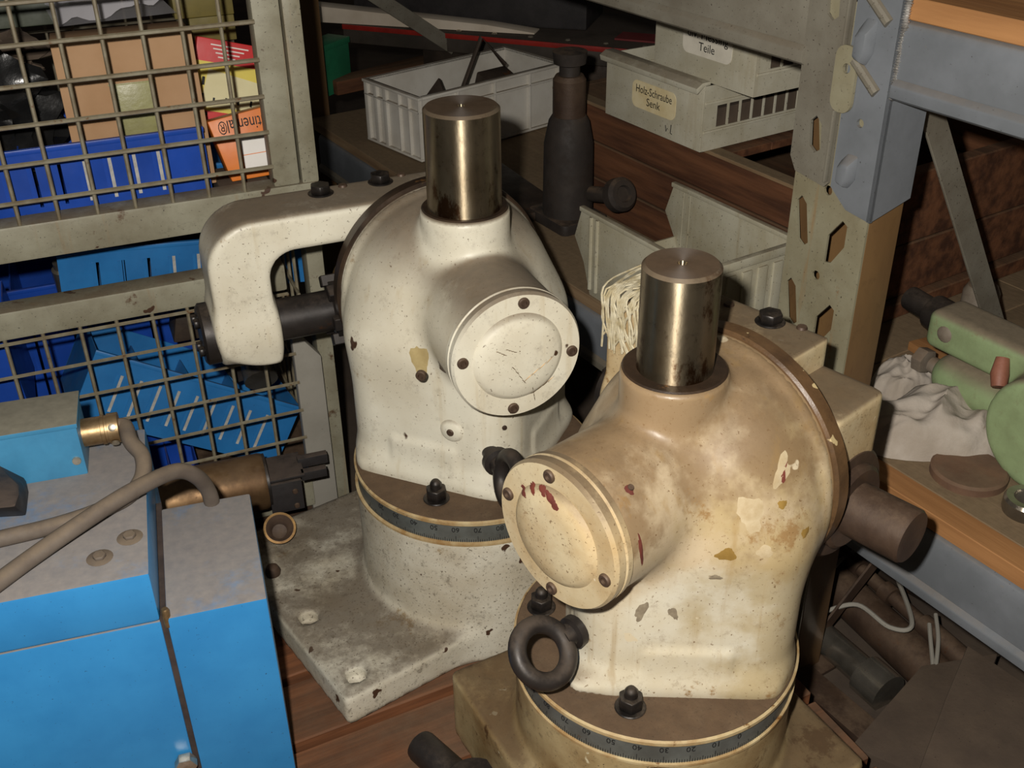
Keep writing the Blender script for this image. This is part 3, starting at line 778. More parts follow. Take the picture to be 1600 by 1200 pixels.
def milling_head(label, xy, psi, s, plate, sp_r, sp_top, mats, numerals, num_at, eye, nuts, cover_screws, extra):
    """upside-down milling head; local -y is the round cover, -x the overarm; flange top at z = .23"""
    FZ = .23
    root = thing('milling_head', label, 'machine', M4((xy[0], xy[1], .0005), R_(psi)))
    T = Matrix.Translation((0, 0, FZ)) @ Matrix.Scale(s, 4)
    # --- base
    yaw, xa, xb, ya, yb, pt, rb = plate
    Mp = Matrix.Rotation(R_(yaw - psi), 4, 'Z')
    def base_sdf(P):
        k, q = math.cos(R_(yaw - psi)), math.sin(R_(yaw - psi))
        Q = np.stack([P[:, 0] * k + P[:, 1] * q, -P[:, 0] * q + P[:, 1] * k, P[:, 2]], 1)
        pl = sd_box(Q, ((xa + xb) / 2, (ya + yb) / 2, pt / 2), ((xb - xa) / 2, (yb - ya) / 2, pt / 2), .008)
        for (hx, hy, hr) in plate_holes:
            pl = np.maximum(pl, -sd_cyl(Q, (hx, hy, 0), hr, pt - .022, pt + .05))
        cy = sd_cyl(P, (0, 0, 0), rb, .001, FZ - .03 * s, 2, .004)
        return np.maximum(smin(pl, cy, .022), .0003 - P[:, 2])
    plate_holes = extra.get('plate_holes', [])
    m_ = max(abs(xa), abs(xb), abs(ya), abs(yb), rb) * 1.36 + .01
    base = casting('base', base_sdf, (-m_, -m_, -.006), (m_, m_, FZ - .01), .0065, mats['base'], root)
    g = G(); g.lathe([(rb * .9, FZ - .034 * s), (rb + .002, FZ - .034 * s), (rb + .002, FZ - .031 * s), (rb - .004, FZ - .029 * s), (rb * .9, FZ - .029 * s)], 72)
    g.build('base_lip', MT['cream_edge'], root)
    # --- graduated ring
    r1 = .1465
    g = G(); g.lathe([(r1 * .8, -.031), (r1, -.031), (r1, -.0065), (r1 * .8, -.0065)], 96, T)
    ring = g.build('graduated_ring', MT['scale_steel'], root, smooth=30)
    for (txt, a) in numerals:
        a = R_(a)
        M = T @ Matrix.Rotation(a, 4, 'Z') @ M4((0, -r1 - .0001, -.0125)) @ Matrix.Rotation(R_(90), 4, 'X') @ Matrix.Rotation(R_(180), 4, 'Z')
        lettering('numeral', txt, .0095, MT['ink'], ring, M, .0002)
    g = G()
    for i in range(-72, 73):
        a = R_(num_at + i)
        h = .009 if i % 10 == 0 else (.0065 if i % 5 == 0 else .0045)
        g.box(-.0003, .0003, -r1 - .0002, -r1 + .001, -.0308, -.0308 + h, T @ Matrix.Rotation(a, 4, 'Z'))
    tag(g.build('graduation_marks', MT['ink'], ring, smooth=0), kind='stuff')
    # --- swivel flange
    g = G(); g.lathe([(0, -.0065), (.1475, -.0065), (.149, -.005), (.149, -.0012), (.1465, 0)], 96, T)
    fl_ = g.build('swivel_flange_edge', MT['cream_edge'], root, smooth=30)
    g = G(); g.lathe([(.1465, -.001), (.146, .0004), (.06, .0012), (0, .0012)], 96, T)
    g.build('swivel_flange_top', MT['grimy_flange'], root, smooth=50)
    for a, r in nuts:
        hexbolt('stud_nut', root, T @ M4((r * math.sin(R_(a)), -r * math.cos(R_(a)), .001)), .0125, .016, MT['black_bolt'], True, True)
    # --- housing casting
    CZ_ = .21; BZ_ = .190; BY = .034
    def house(P):
        body = sd_box(P, (0, BY, .09), (.110, .110, .115), .048, rz=R_(45))
        body = np.maximum(body, -P[:, 2] + .0002)
        flare = sd_box(P, (0, BY, .004), (.113, .113, .008), .006, rz=R_(45))
        body = smin(body, np.maximum(flare, -P[:, 2] + .0002), .03)
        body = smax(body, np.hypot(P[:, 0], P[:, 1]) - .1455, .006)
        bulb = sd_ell(P, (0, .066, BZ_), (.125, .128, .125))
        bulb = np.maximum(bulb, P[:, 1] - .088)
        bulb = smin(bulb, sd_cyl(P, (0, 0, BZ_), .127, .079, .0885, 1, .003), .010)
        d = smin(body, bulb, .04)
        d = smin(d, sd_cyl(P, (0, 0, CZ_), .0705, -.132, .03, 1, .003), .016)
        d = smin(d, sd_cyl(P, (0, 0, 0), extra.get('collar_r', .0495), CZ_, .3215, 2, .004), .013)
        for (x, y, z, r) in extra.get('lugs', []):
            d = smin(d, np.linalg.norm(P - np.array((x, y, z)), axis=1) - r, .012)
        # raised pads on the diagonal faces
        for sx in (-1, 1):
            c, q = math.cos(R_(45) * sx), math.sin(R_(45) * sx)
            U_ = P[:, 0] * c + (P[:, 1] - BY) * q
            V_ = -P[:, 0] * q * 1 + (P[:, 1] - BY) * c
            pad = np.stack([U_, V_, P[:, 2]], 1)
            d = smin(d, sd_box(pad, (0, -.107, .020), (.042, .0055, .036), .003), .006)
        return d
    hs = casting('housing', house, (-.15, -.15, -.004), (.15, .10, .335), .0052, mats['housing'], root, M=T)
    # cover
    Mc = T @ M4((0, -.131, CZ_)) @ AX['-y']
    g = G(); g.lathe([(.06, -.003), (.0725, -.003), (.0728, .003), (.071, .0045), (.0698, .0052), (.0725, .006), (.0728, .014), (.0705, .018), (.053, .018), (.0505, .0178), (.0475, .0215), (.043, .024), (.03, .0256), (.015, .0262), (0, .0263)], 72, Mc)
    cov = g.build('round_cover', mats['cover'], root, smooth=25)
    for a in cover_screws:
        socket_screw('cover_screw', cov, Mc @ M4((.0618 * math.cos(R_(a)), .0618 * math.sin(R_(a)), .018)), .0062, MT['brown_steel'])
    # spindle
    g = G()
    zt = sp_top
    g.lathe([(0, .30), (sp_r, .30), (sp_r, zt - .003), (sp_r - .003, zt), (.0045, zt), (.003, zt - .004), (0, zt - .004)], 56, T)
    g.build('spindle', mats['spindle'], root, smooth=30)
    cr = extra.get('collar_r', .0495)
    g = G(); g.lathe([(sp_r - .001, .3213), (cr - .004, .3217), (cr - .0015, .3223), (cr - .003, .3237), (sp_r + .001, .3230), (sp_r - .001, .3230)], 56, T)
    g.build('spindle_seal', MT['ring_dark'], root, smooth=40)
    # rear joint ring + rear plate
    Mr = T @ M4((0, 0, BZ_)) @ AX['y']
    g = G(); g.lathe([(.10, .082), (.1265, .082), (.1280, .084), (.1280, .089)], 96, Mr); g.build('joint_edge', mats['edge'], root, smooth=40)
    g = G(); g.lathe([(.10, .0883), (.130, .0883), (.1325, .091), (.1325, .1065), (.129, .109), (0, .109)], 96, Mr)
    g.build('joint_ring', MT['ring_dark'] if not extra.get('ring') else extra['ring'], root, smooth=30)
    # gearbox block behind the ring
    def block(P):
        d = sd_box(P, (.012, .148, .205), (.098, .042, .062), .008)
        d = smin(d, sd_cyl(P, (0, .148, .156), .057, -.055, .092, 0, .006), .02)
        d = smin(d, sd_box(P, (.0, .148, .115), (.07, .04, .05), .02), .03)
        return d
    casting('gearbox_block', block, (-.14, .095, .05), (.14, .225, .28), .0055, mats['arm'], root, M=T)
    # overarm : plate on top running to -x, then hooked down
    AX0 = extra.get('arm_x0', -.272); AX1 = extra.get('arm_x1', .06)
    def arm(P):
        Q = np.stack([P[:, 0], P[:, 2]], 1)
        x0 = AX0; zt_ = .298; th = .046; ri = .03
        # L shaped profile in (x,z)
        o = np.stack([np.abs(P[:, 0] - (x0 + .085) / 2) - (.085 - x0) / 2, np.abs(P[:, 2] - .205) - .0935], 1)
        def rbox(c, h, r):
            d = np.abs(Q - np.array(c)) - (np.array(h) - r)
            return np.linalg.norm(np.maximum(d, 0), axis=1) + np.minimum(d.max(1), 0) - r
        outer = rbox(((x0 + .40) / 2, .205), ((.40 - x0) / 2, .093), .058)
        inner = rbox((AX0 + .069 + .3, .06), (.3, .194), .032)
        d2 = smax(outer, -inner, .006)
        d2 = np.maximum(d2, P[:, 0] - AX1)
        yd = np.abs(P[:, 1] - .150) - .040
        d = smax(d2, yd, .008)
        leg = sd_cyl(P, (0, .150, .150), .042, AX0, AX0 + .069, 0, .006)
        return smin(d, leg, .02)
    am = casting('overarm', arm, (AX0 - .013, .10, .105), (.10, .20, .31), .0048, mats['arm'], root, M=T)
    for (x, y) in extra.get('arm_bolts', ((-.135, .135), (-.055, .165), (.04, .14))):
        hexbolt('arm_bolt', am, M4((x, y, .2975)), .0125, .012, MT['black_bolt'])
        g = G(); g.lathe([(0, .0), (.006, .0), (.005, .003), (0, .0034)], 10, M4((x + .03, y + .012, .2975))); g.build('dowel_pin', MT['brown_steel'], am)
    # arbor
    Mx = T @ M4((0, .150, .150)) @ AX['x']
    e_ = AX0 + .272
    g = G(); g.lathe([(0, -.290 + e_), (.034, -.290 + e_), (.038, -.287 + e_), (.038, -.272 + e_), (0, -.272 + e_)], 40, Mx); eb = g.build('arbor_end_nut', MT['dark_steel'], root, smooth=30)
    for i in range(4):
        a = i * math.pi / 2 + .5
        hexbolt('end_screw', eb, T @ M4((-.290 + e_, .150 + .024 * math.cos(a), .150 + .024 * math.sin(a))) @ AX['-x'], .0065, .006, MT['black_bolt'], False)
    g = G(); g.lathe([(0, -.21 + e_), (.026, -.21 + e_), (.026, -.13), (.029, -.128), (.029, -.112), (0, -.112)], 40, Mx)
    g.build('arbor_sleeve', MT['dark_steel'], root, smooth=30)
    g = G()
    for i in range(6):
        a = i * math.pi / 3
        g.box(-.008, .008, .03, .044, -.135, -.116, Mx @ Matrix.Rotation(a, 4, 'Z'))
    g.lathe([(0, -.128), (.036, -.128), (.036, -.112), (0, -.112)], 30, Mx)
    g.build('castle_nut', MT['dark_steel'], root, bevel=.001, seg=1)
    g = G(); g.lathe([(0, -.114), (.05, -.114), (.055, -.110), (.055, -.098), (.06, -.094), (.06, -.05), (0, -.05)], 48, Mx); g.build('arbor_flange', MT['bronze'], root, smooth=30)
    # drive stub on the other side
    g = G(); g.lathe([(0, .082), (.060, .082), (.060, .108), (.057, .111), (.046, .112), (.046, .118), (.042, .121), (.0, .121)], 56, Mx)
    g.build('drive_flange', MT['brown_steel'], root, smooth=30)
    if extra.get('stub', True):
        g = G(); g.lathe([(0, .11), (.0285, .11), (.0285, .180), (.0265, .183), (0, .183)], 48, Mx); g.build('drive_stub', MT['brown_steel'], root, smooth=30)
    # eye bolt screwed into the front corner above the flange
    (ex, ey, ez, roll) = eye
    Me = T @ M4((ex, ey, ez)) @ Matrix.Rotation(R_(roll), 4, 'Y')
    g = G(); g.tube([(0, .0275 * math.cos(2 * math.pi * i / 40), .0275 * math.sin(2 * math.pi * i / 40)) for i in range(40)], .0092, 14, True, Me)
    eo = g.build('eye_bolt', MT['dark_steel'], root)
    g = G(); g.lathe([(0, .024), (.0105, .026), (.0115, .036), (.0165, .038), (.0165, .046), (.01, .047), (.01, .075), (0, .075)], 20, Me @ AX['y']); g.build('eye_bolt_shank', MT['dark_steel'], eo)
    for (M, r) in extra.get('screws', []):
        socket_screw('grub_screw', root, T @ M, r, MT['brown_steel'])
    return root, T

cm1 = dict(base=MT['cream_base'], housing=MT['cream'], cover=MT['cream'], arm=MT['cream'], edge=MT['cream'], spindle=MT['spindle'])
cm2 = dict(base=MT['oily_base'], housing=MT['cream_oily'], cover=MT['oily_parts'], arm=MT['oily_parts'], edge=MT['cream_oily'], spindle=MT['spindle'])
h1, T1 = milling_head('whiter cream milling head with hooked overarm beside the wire cage', (-.052, 1.19), 22, 1.06,
    (36, -.28, .16, -.125, .24, .05, .157), .041, .434, cm1,
    [('50', -39), ('60', -29), ('70', -19), ('80', -9), ('90', 1), ('40', -49), ('30', -59), ('20', -69)], -9,
    (-.014, -.158, .06, 10), [(-43.5, .112), (43, .13)], (84, 174, 264, 354),
    dict(stub=False, arm_bolts=((-.123, .165), (-.047, .172)), plate_holes=[(-.250, -.096, .0135), (-.250, .030, .0125)], screws=[(M4((-.088, -.088, .175)) @ AX['-y'] @ Matrix.Rotation(R_(-35), 4, 'Y'), .006)]))
h2, T2 = milling_head('browner oil-stained milling head with a bright eye bolt on its flange, by the rack post', (.147, .847), -48, 1.0,
    (28, -.166, .166, -.166, .166, .105, .147), .0348, .425, cm2,
    [('90', -15), ('80', -5), ('70', 5), ('60', 15), ('50', 25), ('40', 35), ('30', 45), ('20', 55), ('10', 65), ('0', 75)], 25,
    (-.014, -.150, .060, -50), [(29, .112), (-59, .124)], (97, 167, 267, 350),
    dict(ring=MT['ring_brown'], arm_x0=-.187, arm_x1=.042, arm_bolts=((-.018, .172), (-.1, .16))))
# string wound round the overarm of the browner head
g = G()
rnd = random.Random(4)
for i in range(30):
    x = -.182 + .045 * i / 30
    k = lambda a=.010: rnd.uniform(-a, a)
    lp = [(x + k(), .106, .235 + k()), (x + k(), .104, .265), (x + k(), .107, .2985), (x + k(.014), .15, .3015), (x + k(.014), .193, .2985), (x + k(), .1955, .24)]
    g.tube(smooth_curve(lp, 4), .0013, 5, False, T2)
tag(g.build('string_wrap', MT['string'], h2), 'pale string wound round the overarm end', kind='stuff')
# scuffed primer marks of the browner head: shallow chips on its skin
def chip(name, par, T, p, n, rx, ry, mat, seed, rot=0):
    rnd = random.Random(seed)
    n = Vector(n).normalized(); M = Matrix.Translation(p) @ n.to_track_quat('Z', 'Y').to_matrix().to_4x4() @ Matrix.Rotation(rot, 4, 'Z')
    pl = [(rx * (1 + rnd.uniform(-.35, .3)) * math.cos(a), ry * (1 + rnd.uniform(-.35, .3)) * math.sin(a)) for a in [i * math.pi / 8 for i in range(16)]]
    return G().prism(pl, -.006, .0008, T @ M).build(name, mat, par, smooth=0)

# ------------------------------------------------------------------ wear marks on the heads
def mark(name, par, target, px, py, rx, ry, mat, seed, rot=0.0):
    """a chip of paint lying on the skin of a part"""
    bpy.context.view_layer.update()
    mw = target.matrix_world; inv = mw.inverted()
    o_ = inv @ cC; d_ = (inv.to_3x3() @ ray(px, py)).normalized()
    ok, loc, nor, _ = target.ray_cast(o_, d_)
    if not ok: return
    sc = mw.to_scale().x
    q = nor.to_track_quat('Z', 'Y').to_matrix().to_4x4()
    rnd = random.Random(seed); n = 22
    vs = []; base = Matrix.Translation(loc) @ q @ Matrix.Rotation(rot, 4, 'Z')
    ring = []
    for i in range(n):
        a = 2 * math.pi * i / n; k = 1 + rnd.uniform(-.14, .12) + .16 * math.sin(a * 3 + seed)
        p = base @ Vector((rx * k * math.cos(a), ry * k * math.sin(a), .02))
        ring.append(p)
    outer, inner = [], []
    ax_n = (base.to_3x3() @ Vector((0, 0, -1)))
    for f in (1.0, .5):
        for p in ring:
            c = base @ Vector((0, 0, .02)); s_ = c + (p - c) * f
            k, l2, n2, _ = target.ray_cast(s_, ax_n)
            vs.append((l2 if k and (l2 - s_).length < .05 else s_ + ax_n * .02) + nor * (.0003 if f == 1.0 else .0006))
    vs.append(loc + nor * .0007)
    fs = [[i, (i + 1) % n, n + (i + 1) % n, n + i] for i in range(n)] + [[n + i, n + (i + 1) % n, 2 * n] for i in range(n)]
    me = bpy.data.meshes.new(name); me.from_pydata([tuple(v) for v in vs], [], fs)
    ob_ = link_mesh(name, me, mat, target, 60)
    return ob_
def child(root, name):
    return [c for c in root.children if c.name.split('.')[0] == name][0]
h2h, h2c, h1h, h1c = child(h2, 'housing'), child(h2, 'round_cover'), child(h1, 'housing'), child(h1, 'round_cover')
for (px, py, rx, ry, m_, sd, ro) in ((1173, 802, .012, .017, 'bare', 1, .3), (1222, 735, .007, .016, 'bare', 2, -.5), (1224, 738, .004, .011, 'red_primer', 3, -.5), (1195, 862, .008, .006, 'bare', 4, 0),
                                     (1002, 862, .0022, .017, 'red_primer', 5, .1), (983, 765, .004, .005, 'red_primer', 6, 0), (1222, 788, .005, .004, 'ochre', 7, 0),
                                     (1258, 832, .006, .004, 'ochre', 8, .4), (1118, 902, .006, .003, 'scuff', 9, 0), (1135, 867, .009, .006, 'ochre', 10, 0), (1002, 955, .005, .012, 'scuff', 11, -.3), (1052, 958, .004, .008, 'scuff', 12, .4)):
    if m_ not in MT:
        MT['bare'] = worn('bare_filler_patch', (192, 176, 144), (172, 152, 116), .6, 60, .6, bump=.2)
        MT['ochre'] = worn('ochre_oil_blot', (150, 120, 62), (132, 104, 52), .5, 60, .35, bump=.05)
        MT['scuff'] = worn('grey_scuff', (120, 108, 90), (150, 138, 116), .7, 120, .6, bump=.1)
    mark('paint_chip', h2, h2h, px, py, rx, ry, MT[m_], sd, ro)
for k, (px, py) in enumerate(((818, 768), (832, 762), (848, 766), (858, 776), (866, 788))):
    mark('paint_chip', h2, h2c, px, py, .0065, .0035, MT['red_primer'], 20 + k, -.2 * k)
mark('paint_chip', h1, h1h, 657, 562, .012, .018, worn('tan_oil_patch', (186, 168, 120), (170, 150, 104), .5, 60, .5, bump=.05), 31)
for (a, b) in (((775, 549), (792, 556)), ((790, 546), (808, 551)), ((818, 596), (866, 556)), ((828, 616), (866, 588)), ((800, 572), (822, 600)), ((832, 604), (836, 626))):
    for t_ in (.15, .38, .62, .85):
        mark('scratch', h1, h1c, a[0] + (b[0] - a[0]) * t_, a[1] + (b[1] - a[1]) * t_, max(.002, math.hypot(b[0] - a[0], b[1] - a[1]) * .00011), .0004, MT['bronze'], 40, math.atan2(-(b[1] - a[1]), b[0] - a[0]))

def screw_at(root, target, px, py, r, lug=0.0):
    bpy.context.view_layer.update()
    mw = target.matrix_world; inv = mw.inverted()
    ok, loc, nor, _ = target.ray_cast(inv @ cC, (inv.to_3x3() @ ray(px, py)).normalized())
    if not ok: return
    M = Matrix.Translation(loc) @ nor.to_track_quat('Z', 'Y').to_matrix().to_4x4()
    if lug: G().lathe([(0, -.004), (lug * 1.6, -.004), (lug * 1.25, .0015), (lug * .95, .004), (0, .0045)], 20, M).build('screw_boss', MT['cream'], target, smooth=60)
    G().lathe([(0, -.002), (r, -.002), (r, .0012 + (.004 if lug else 0)), (r * .8, .0022 + (.004 if lug else 0)), (0, .0022 + (.004 if lug else 0))], 14, M).build('grub_screw', MT['brown_steel'], target)
screw_at(h1, h1h, 706, 673, .0045, .011)
screw_at(h1, h1h, 788, 668, .003)
screw_at(h2, h2h, 985, 762, .003)

# ------------------------------------------------------------------ blue machine
BM = M4((-.250, .828, 0), R_(16.5))
bm_ = thing('blue_control_machine', 'bright blue sheet-metal machine housing with dusty top and grey cables', 'machine', BM.copy())
G().box(-.0985, 0, 0, .185, 0, .3).build('side_cabinet', MT['blue'], bm_, bevel=.003)
G().box(-.62, -.104, .002, .262, 0, .2965).build('main_cabinet', MT['blue'], bm_, bevel=.003)
G().box(-.62, -.1035, -.001, .264, .3, .361).build('lid', MT['blue'], bm_, bevel=.004)
G().box(-.62, -.1065, .008, .256, .296, .3005).build('lid_seam', MT['seam'], bm_, smooth=0)
G().box(-.105, -.098, .004, .2, 0, .298).build('cabinet_seam', MT['seam'], bm_, smooth=0)
G().lathe([(0, 0), (.004, 0), (.004, .02), (.003, .022), (0, .022)], 12, M4((-.098, .004, .288))).build('hinge_pin', MT['brass'], bm_)
for (px, py) in ((203, 840), (156, 872)):
    p = BM.inverted() @ atz(px, py, .361)
    b_ = G(); b_.lathe([(0, 0), (.013, 0), (.0125, .001), (0, .0012)], 20, Matrix.Translation(p)); b_.prism(ngon(6, .0065), .001, .005, Matrix.Translation(p))
    b_.build('lid_bolt', MT['rubber'], bm_, bevel=.0008, seg=1)
jx = G().box(-.50, -.164, .189, .256, .3605, .424).build('junction_box', MT['blue_dull'], bm_, bevel=.002)
G().box(-.50, -.1625, .187, .258, .421, .4265).build('box_lid', MT['blue_dull'], jx, bevel=.001)
G().lathe([(0, 0), (.005, 0), (.0045, .002), (0, .0026)], 12, M4((-.172, .189, .38)) @ AX['-y']).build('box_screw', MT['bright'], jx)
MF = M4((-.1645, .222, .393)) @ AX['x']
ft = G(); ft.lathe([(0, 0), (.0155, 0), (.0155, .02), (.0165, .0205), (.0165, .024), (.0155, .0245), (.0155, .027), (.017, .0275), (.017, .0385), (.012, .039), (0, .039)], 28, MF)
fo = ft.build('cable_gland', MT['brass'], bm_, smooth=30)
for s_ in (-1, 1):
    G().lathe([(0, 0), (.0042, 0), (.0042, .002), (0, .003)], 12, M4((-.1645 + .033, .222 - .0145, .393 + s_ * .0095)) @ Matrix.Rotation(R_(90 - 32 * s_), 4, 'X')).build('gland_screw', MT['bright'], fo)
bi = BM.inverted()
cp = [(-.130, .222, .393), (-.120, .222, .393)] + [bi @ atz(*q) for q in ((204, 690, .391), (222, 712, .385), (223, 742, .377), (203, 773, .371), (160, 796, .370), (90, 820, .370), (0, 842, .370), (-90, 862, .370))]
G().tube(smooth_curve(cp, 7), .0085, 12).build('gland_cable', MT['rubber'], bm_)
cp = [bi @ atz(*q) for q in ((334, 800, .285), (326, 768, .318), (306, 744, .352), (272, 737, .372), (205, 768, .385), (120, 822, .382), (40, 878, .374), (-50, 945, .371))]
G().tube(smooth_curve(cp, 7), .0088, 12).build('loop_cable', MT['rubber'], bm_)
p = [bi @ atz(*q, .3615) for q in ((-60, 812), (42, 806), (46, 768), (40, 742), (-10, 700), (-60, 690))]
pt_ = [bi @ atz(*q, .402) for q in ((-60, 800), (24, 792), (30, 770), (24, 742), (-14, 702), (-60, 690))]
g = G(); g.add(list(p) + [Vector((a.x, a.y, .402 if i not in (3, 4, 5) else .39)) for i, a in enumerate(pt_)], [(5, 4, 3, 2, 1, 0), (6, 7, 8, 9, 10, 11)] + [(i, (i + 1) % 6, 6 + (i + 1) % 6, 6 + i) for i in range(6)])
o = g.build('black_handle_block', MT['black_rubber'], bm_, bevel=.004)
p = BM.inverted() @ atz(292, 1196, .06)
G().prism(ngon(6, .012), 0, .012, M4((-.112, .0, .10)) @ AX['-y']).build('front_bolt', MT['bright'], bm_, bevel=.001)

# ------------------------------------------------------------------ brown pump behind it
MO = M4(tuple(atz(330, 768, .0935)), R_(19))
mo = thing('pump_motor', 'brown lacquered pump cylinder with black bracket lying behind the blue machine', 'pump', MO)
MoX = AX['x']
G().lathe([(0, -.085), (.036, -.085), (.0425, -.08), (.0425, .074), (.041, .079), (.037, .081), (0, .081)], 48, MoX).build('drum', MT['motor'], mo, smooth=30)
G().lathe([(.0375, .0785), (.0405, .0792), (.0405, .083), (.0375, .0835), (.0, .0835)], 40, MoX).build('end_rim', MT['dark_steel'], mo, smooth=30)
G().lathe([(0, -.1), (.006, -.1), (.006, -.084), (0, -.084)], 12, M4((0, -.025, .02)) @ MoX).build('terminal_stud', MT['bright'], mo)
bk = G().box(.08, .128, -.034, -.028, -.040, .012).build('bracket_plate', MT['black_rubber'], mo, bevel=.001)
for z in (-.006, -.032):
    G().lathe([(0, 0), (.0045, 0), (.0035, .0025), (0, .003)], 12, M4((.117, -.034, z)) @ AX['-y']).build('rivet', MT['brown_steel'], bk)
G().box(.08, .135, -.028, .035, .012, .016).build('bracket_top', MT['black_rubber'], mo, bevel=.001)
G().box(.13, .175, .004, .016, .006, .022).build('prong', MT['black_rubber'], mo, bevel=.001)
G().box(.13, .168, -.024, -.012, .002, .016).build('prong', MT['black_rubber'], mo, bevel=.001)
cu = thing('threaded_cup', 'small brown threaded cup lying open beside the pump cylinder', 'cup', M4(tuple(atz(437, 826, .076)), R_(0)) @ Matrix.Rotation(R_(38), 4, 'X') @ Matrix.Rotation(R_(12), 4, 'Y'))
pr = [(0, -.022), (.017, -.022), (.0225, .0), (.0225, .003), (.019, .004)]
for i in range(6):
    pr += [(.0165 - i * .0008, .002 - i * .0034), (.0145 - i * .0008, .0003 - i * .0034)]
pr += [(0, -.0195)]
G().lathe(pr, 36).build('cup_shell', MT['brown_steel'], cu, smooth=25)
G().lathe([(.0215, .0025), (.0228, .0018), (.0228, .0044), (.0195, .0046), (.0195, .0038)], 36).build('cup_rim', MT['bronze'], cu, smooth=40)
G().lathe([(0, .05), (.011, .05), (.012, .056), (.009, .063), (.004, .066), (0, .066)], 20, Matrix.Translation(tuple(Vector(atz(427, 905, .05)) - Vector((0, 0, .05)))))
kn = G().lathe([(0, 0), (.010, 0), (.011, .006), (.008, .013), (.003, .016), (0, .016)], 20).build('machine_knob', MT['brown_steel'], M=Matrix.Translation(atz(427, 897, .05)))
tag(kn, 'small worn round knob lying on the base plate beside the blue machine', 'knob')
lv = thing('steel_lever', 'dark round steel bar end lying on the pallet between the two heads', 'lever', Matrix.Translation(atz(700, 1178, .0)))
a = Vector(atz(652, 1160, .02)) - Vector(atz(700, 1178, 0)); b = Vector(atz(735, 1235, .02)) - Vector(atz(700, 1178, 0))
d = (b - a).normalized()
G().tube([a, a + d * .004, a + d * .01, b], [.012, .018, .0195, .0195], 20).build('bar', MT['dark_steel'], lv, smooth=40)
c_ = Vector(atz(742, 1238, .03)) - Vector(atz(700, 1178, 0))
G().lathe([(0, -.03), (.034, -.03), (.036, -.026), (.036, .014), (.033, .018), (0, .018)], 32, Matrix.Translation((c_.x, c_.y, .03))).build('hub', MT['dark_steel'], lv, smooth=30)

# ------------------------------------------------------------------ things on the rack
SZ = .265
def rthing(name, label, cat, s, t, z, rz=0, group=None):
    return thing(name, label, cat, RK @ M4((s, t, z), R_(rz)), group)
# dark wooden crate
wc = rthing('wooden_crate', 'dark weathered wooden crate behind the open grey bin and the post', 'crate', -.95, .225, SZ)
CL, CD, CH = .74, .52, .197
for z0, z1 in ((0, .062), (.064, .13), (.132, CH)):
    G().box(0, CL, 0, .022, z0, z1).build('plank', MT['dark_wood'], wc, bevel=.002, seg=1)
    G().box(0, CL, CD - .022, CD, z0, z1).build('plank', MT['dark_wood'], wc, bevel=.002, seg=1)
    G().box(.0, .022, .0222, CD - .0222, z0, z1).build('plank', MT['dark_wood'], wc, bevel=.002, seg=1)
for z0, z1 in ((.028, .115), (.117, CH + .03)):
    G().box(CL - .022, CL + .002, .0222, CD - .0222, z0, z1).build('plank', MT['dark_wood'], wc, bevel=.002, seg=1)
G().box(CL - .03, CL + .016, .02, CD, 0, .026).build('batten', MT['dark_wood'], wc, bevel=.002, seg=1)
G().box(.02, CL - .02, .02, CD - .02, .004, .016).build('floor_board', MT['dark_wood'], wc, smooth=0)
for y0 in (.0225, .12, .22, .32, .42):
    G().box(0, .46, y0, y0 + .096, CH - .014, CH - .0005).build('lid_board', MT['dark_wood'], wc, bevel=.001, seg=1)
G().box(-.0, CL, -.002, .024, CH - .002, CH + .004).build('top_strip', MT['shelf_wood'], wc, bevel=.001, seg=1)
cpw = G().lathe([(0, 0), (.026, 0), (.034, .075), (.036, .076), (.036, .079), (.033, .079), (.0255, .003), (0, .003)], 28).build('white_cup', MT['white_crate'], M=RK @ M4((-.36, .33, SZ + .1215)))
tag(cpw, 'white plastic cup standing in the dark wooden crate beside the post', 'cup')
bkx = G().box(-.06, .06, -.05, .05, 0, .106).build('dark_block', MT['dark_board'], bevel=.003, M=RK @ M4((-.36, .33, SZ + .0158))); tag(bkx, 'dusty dark block in the wooden crate under the white cup', 'block')
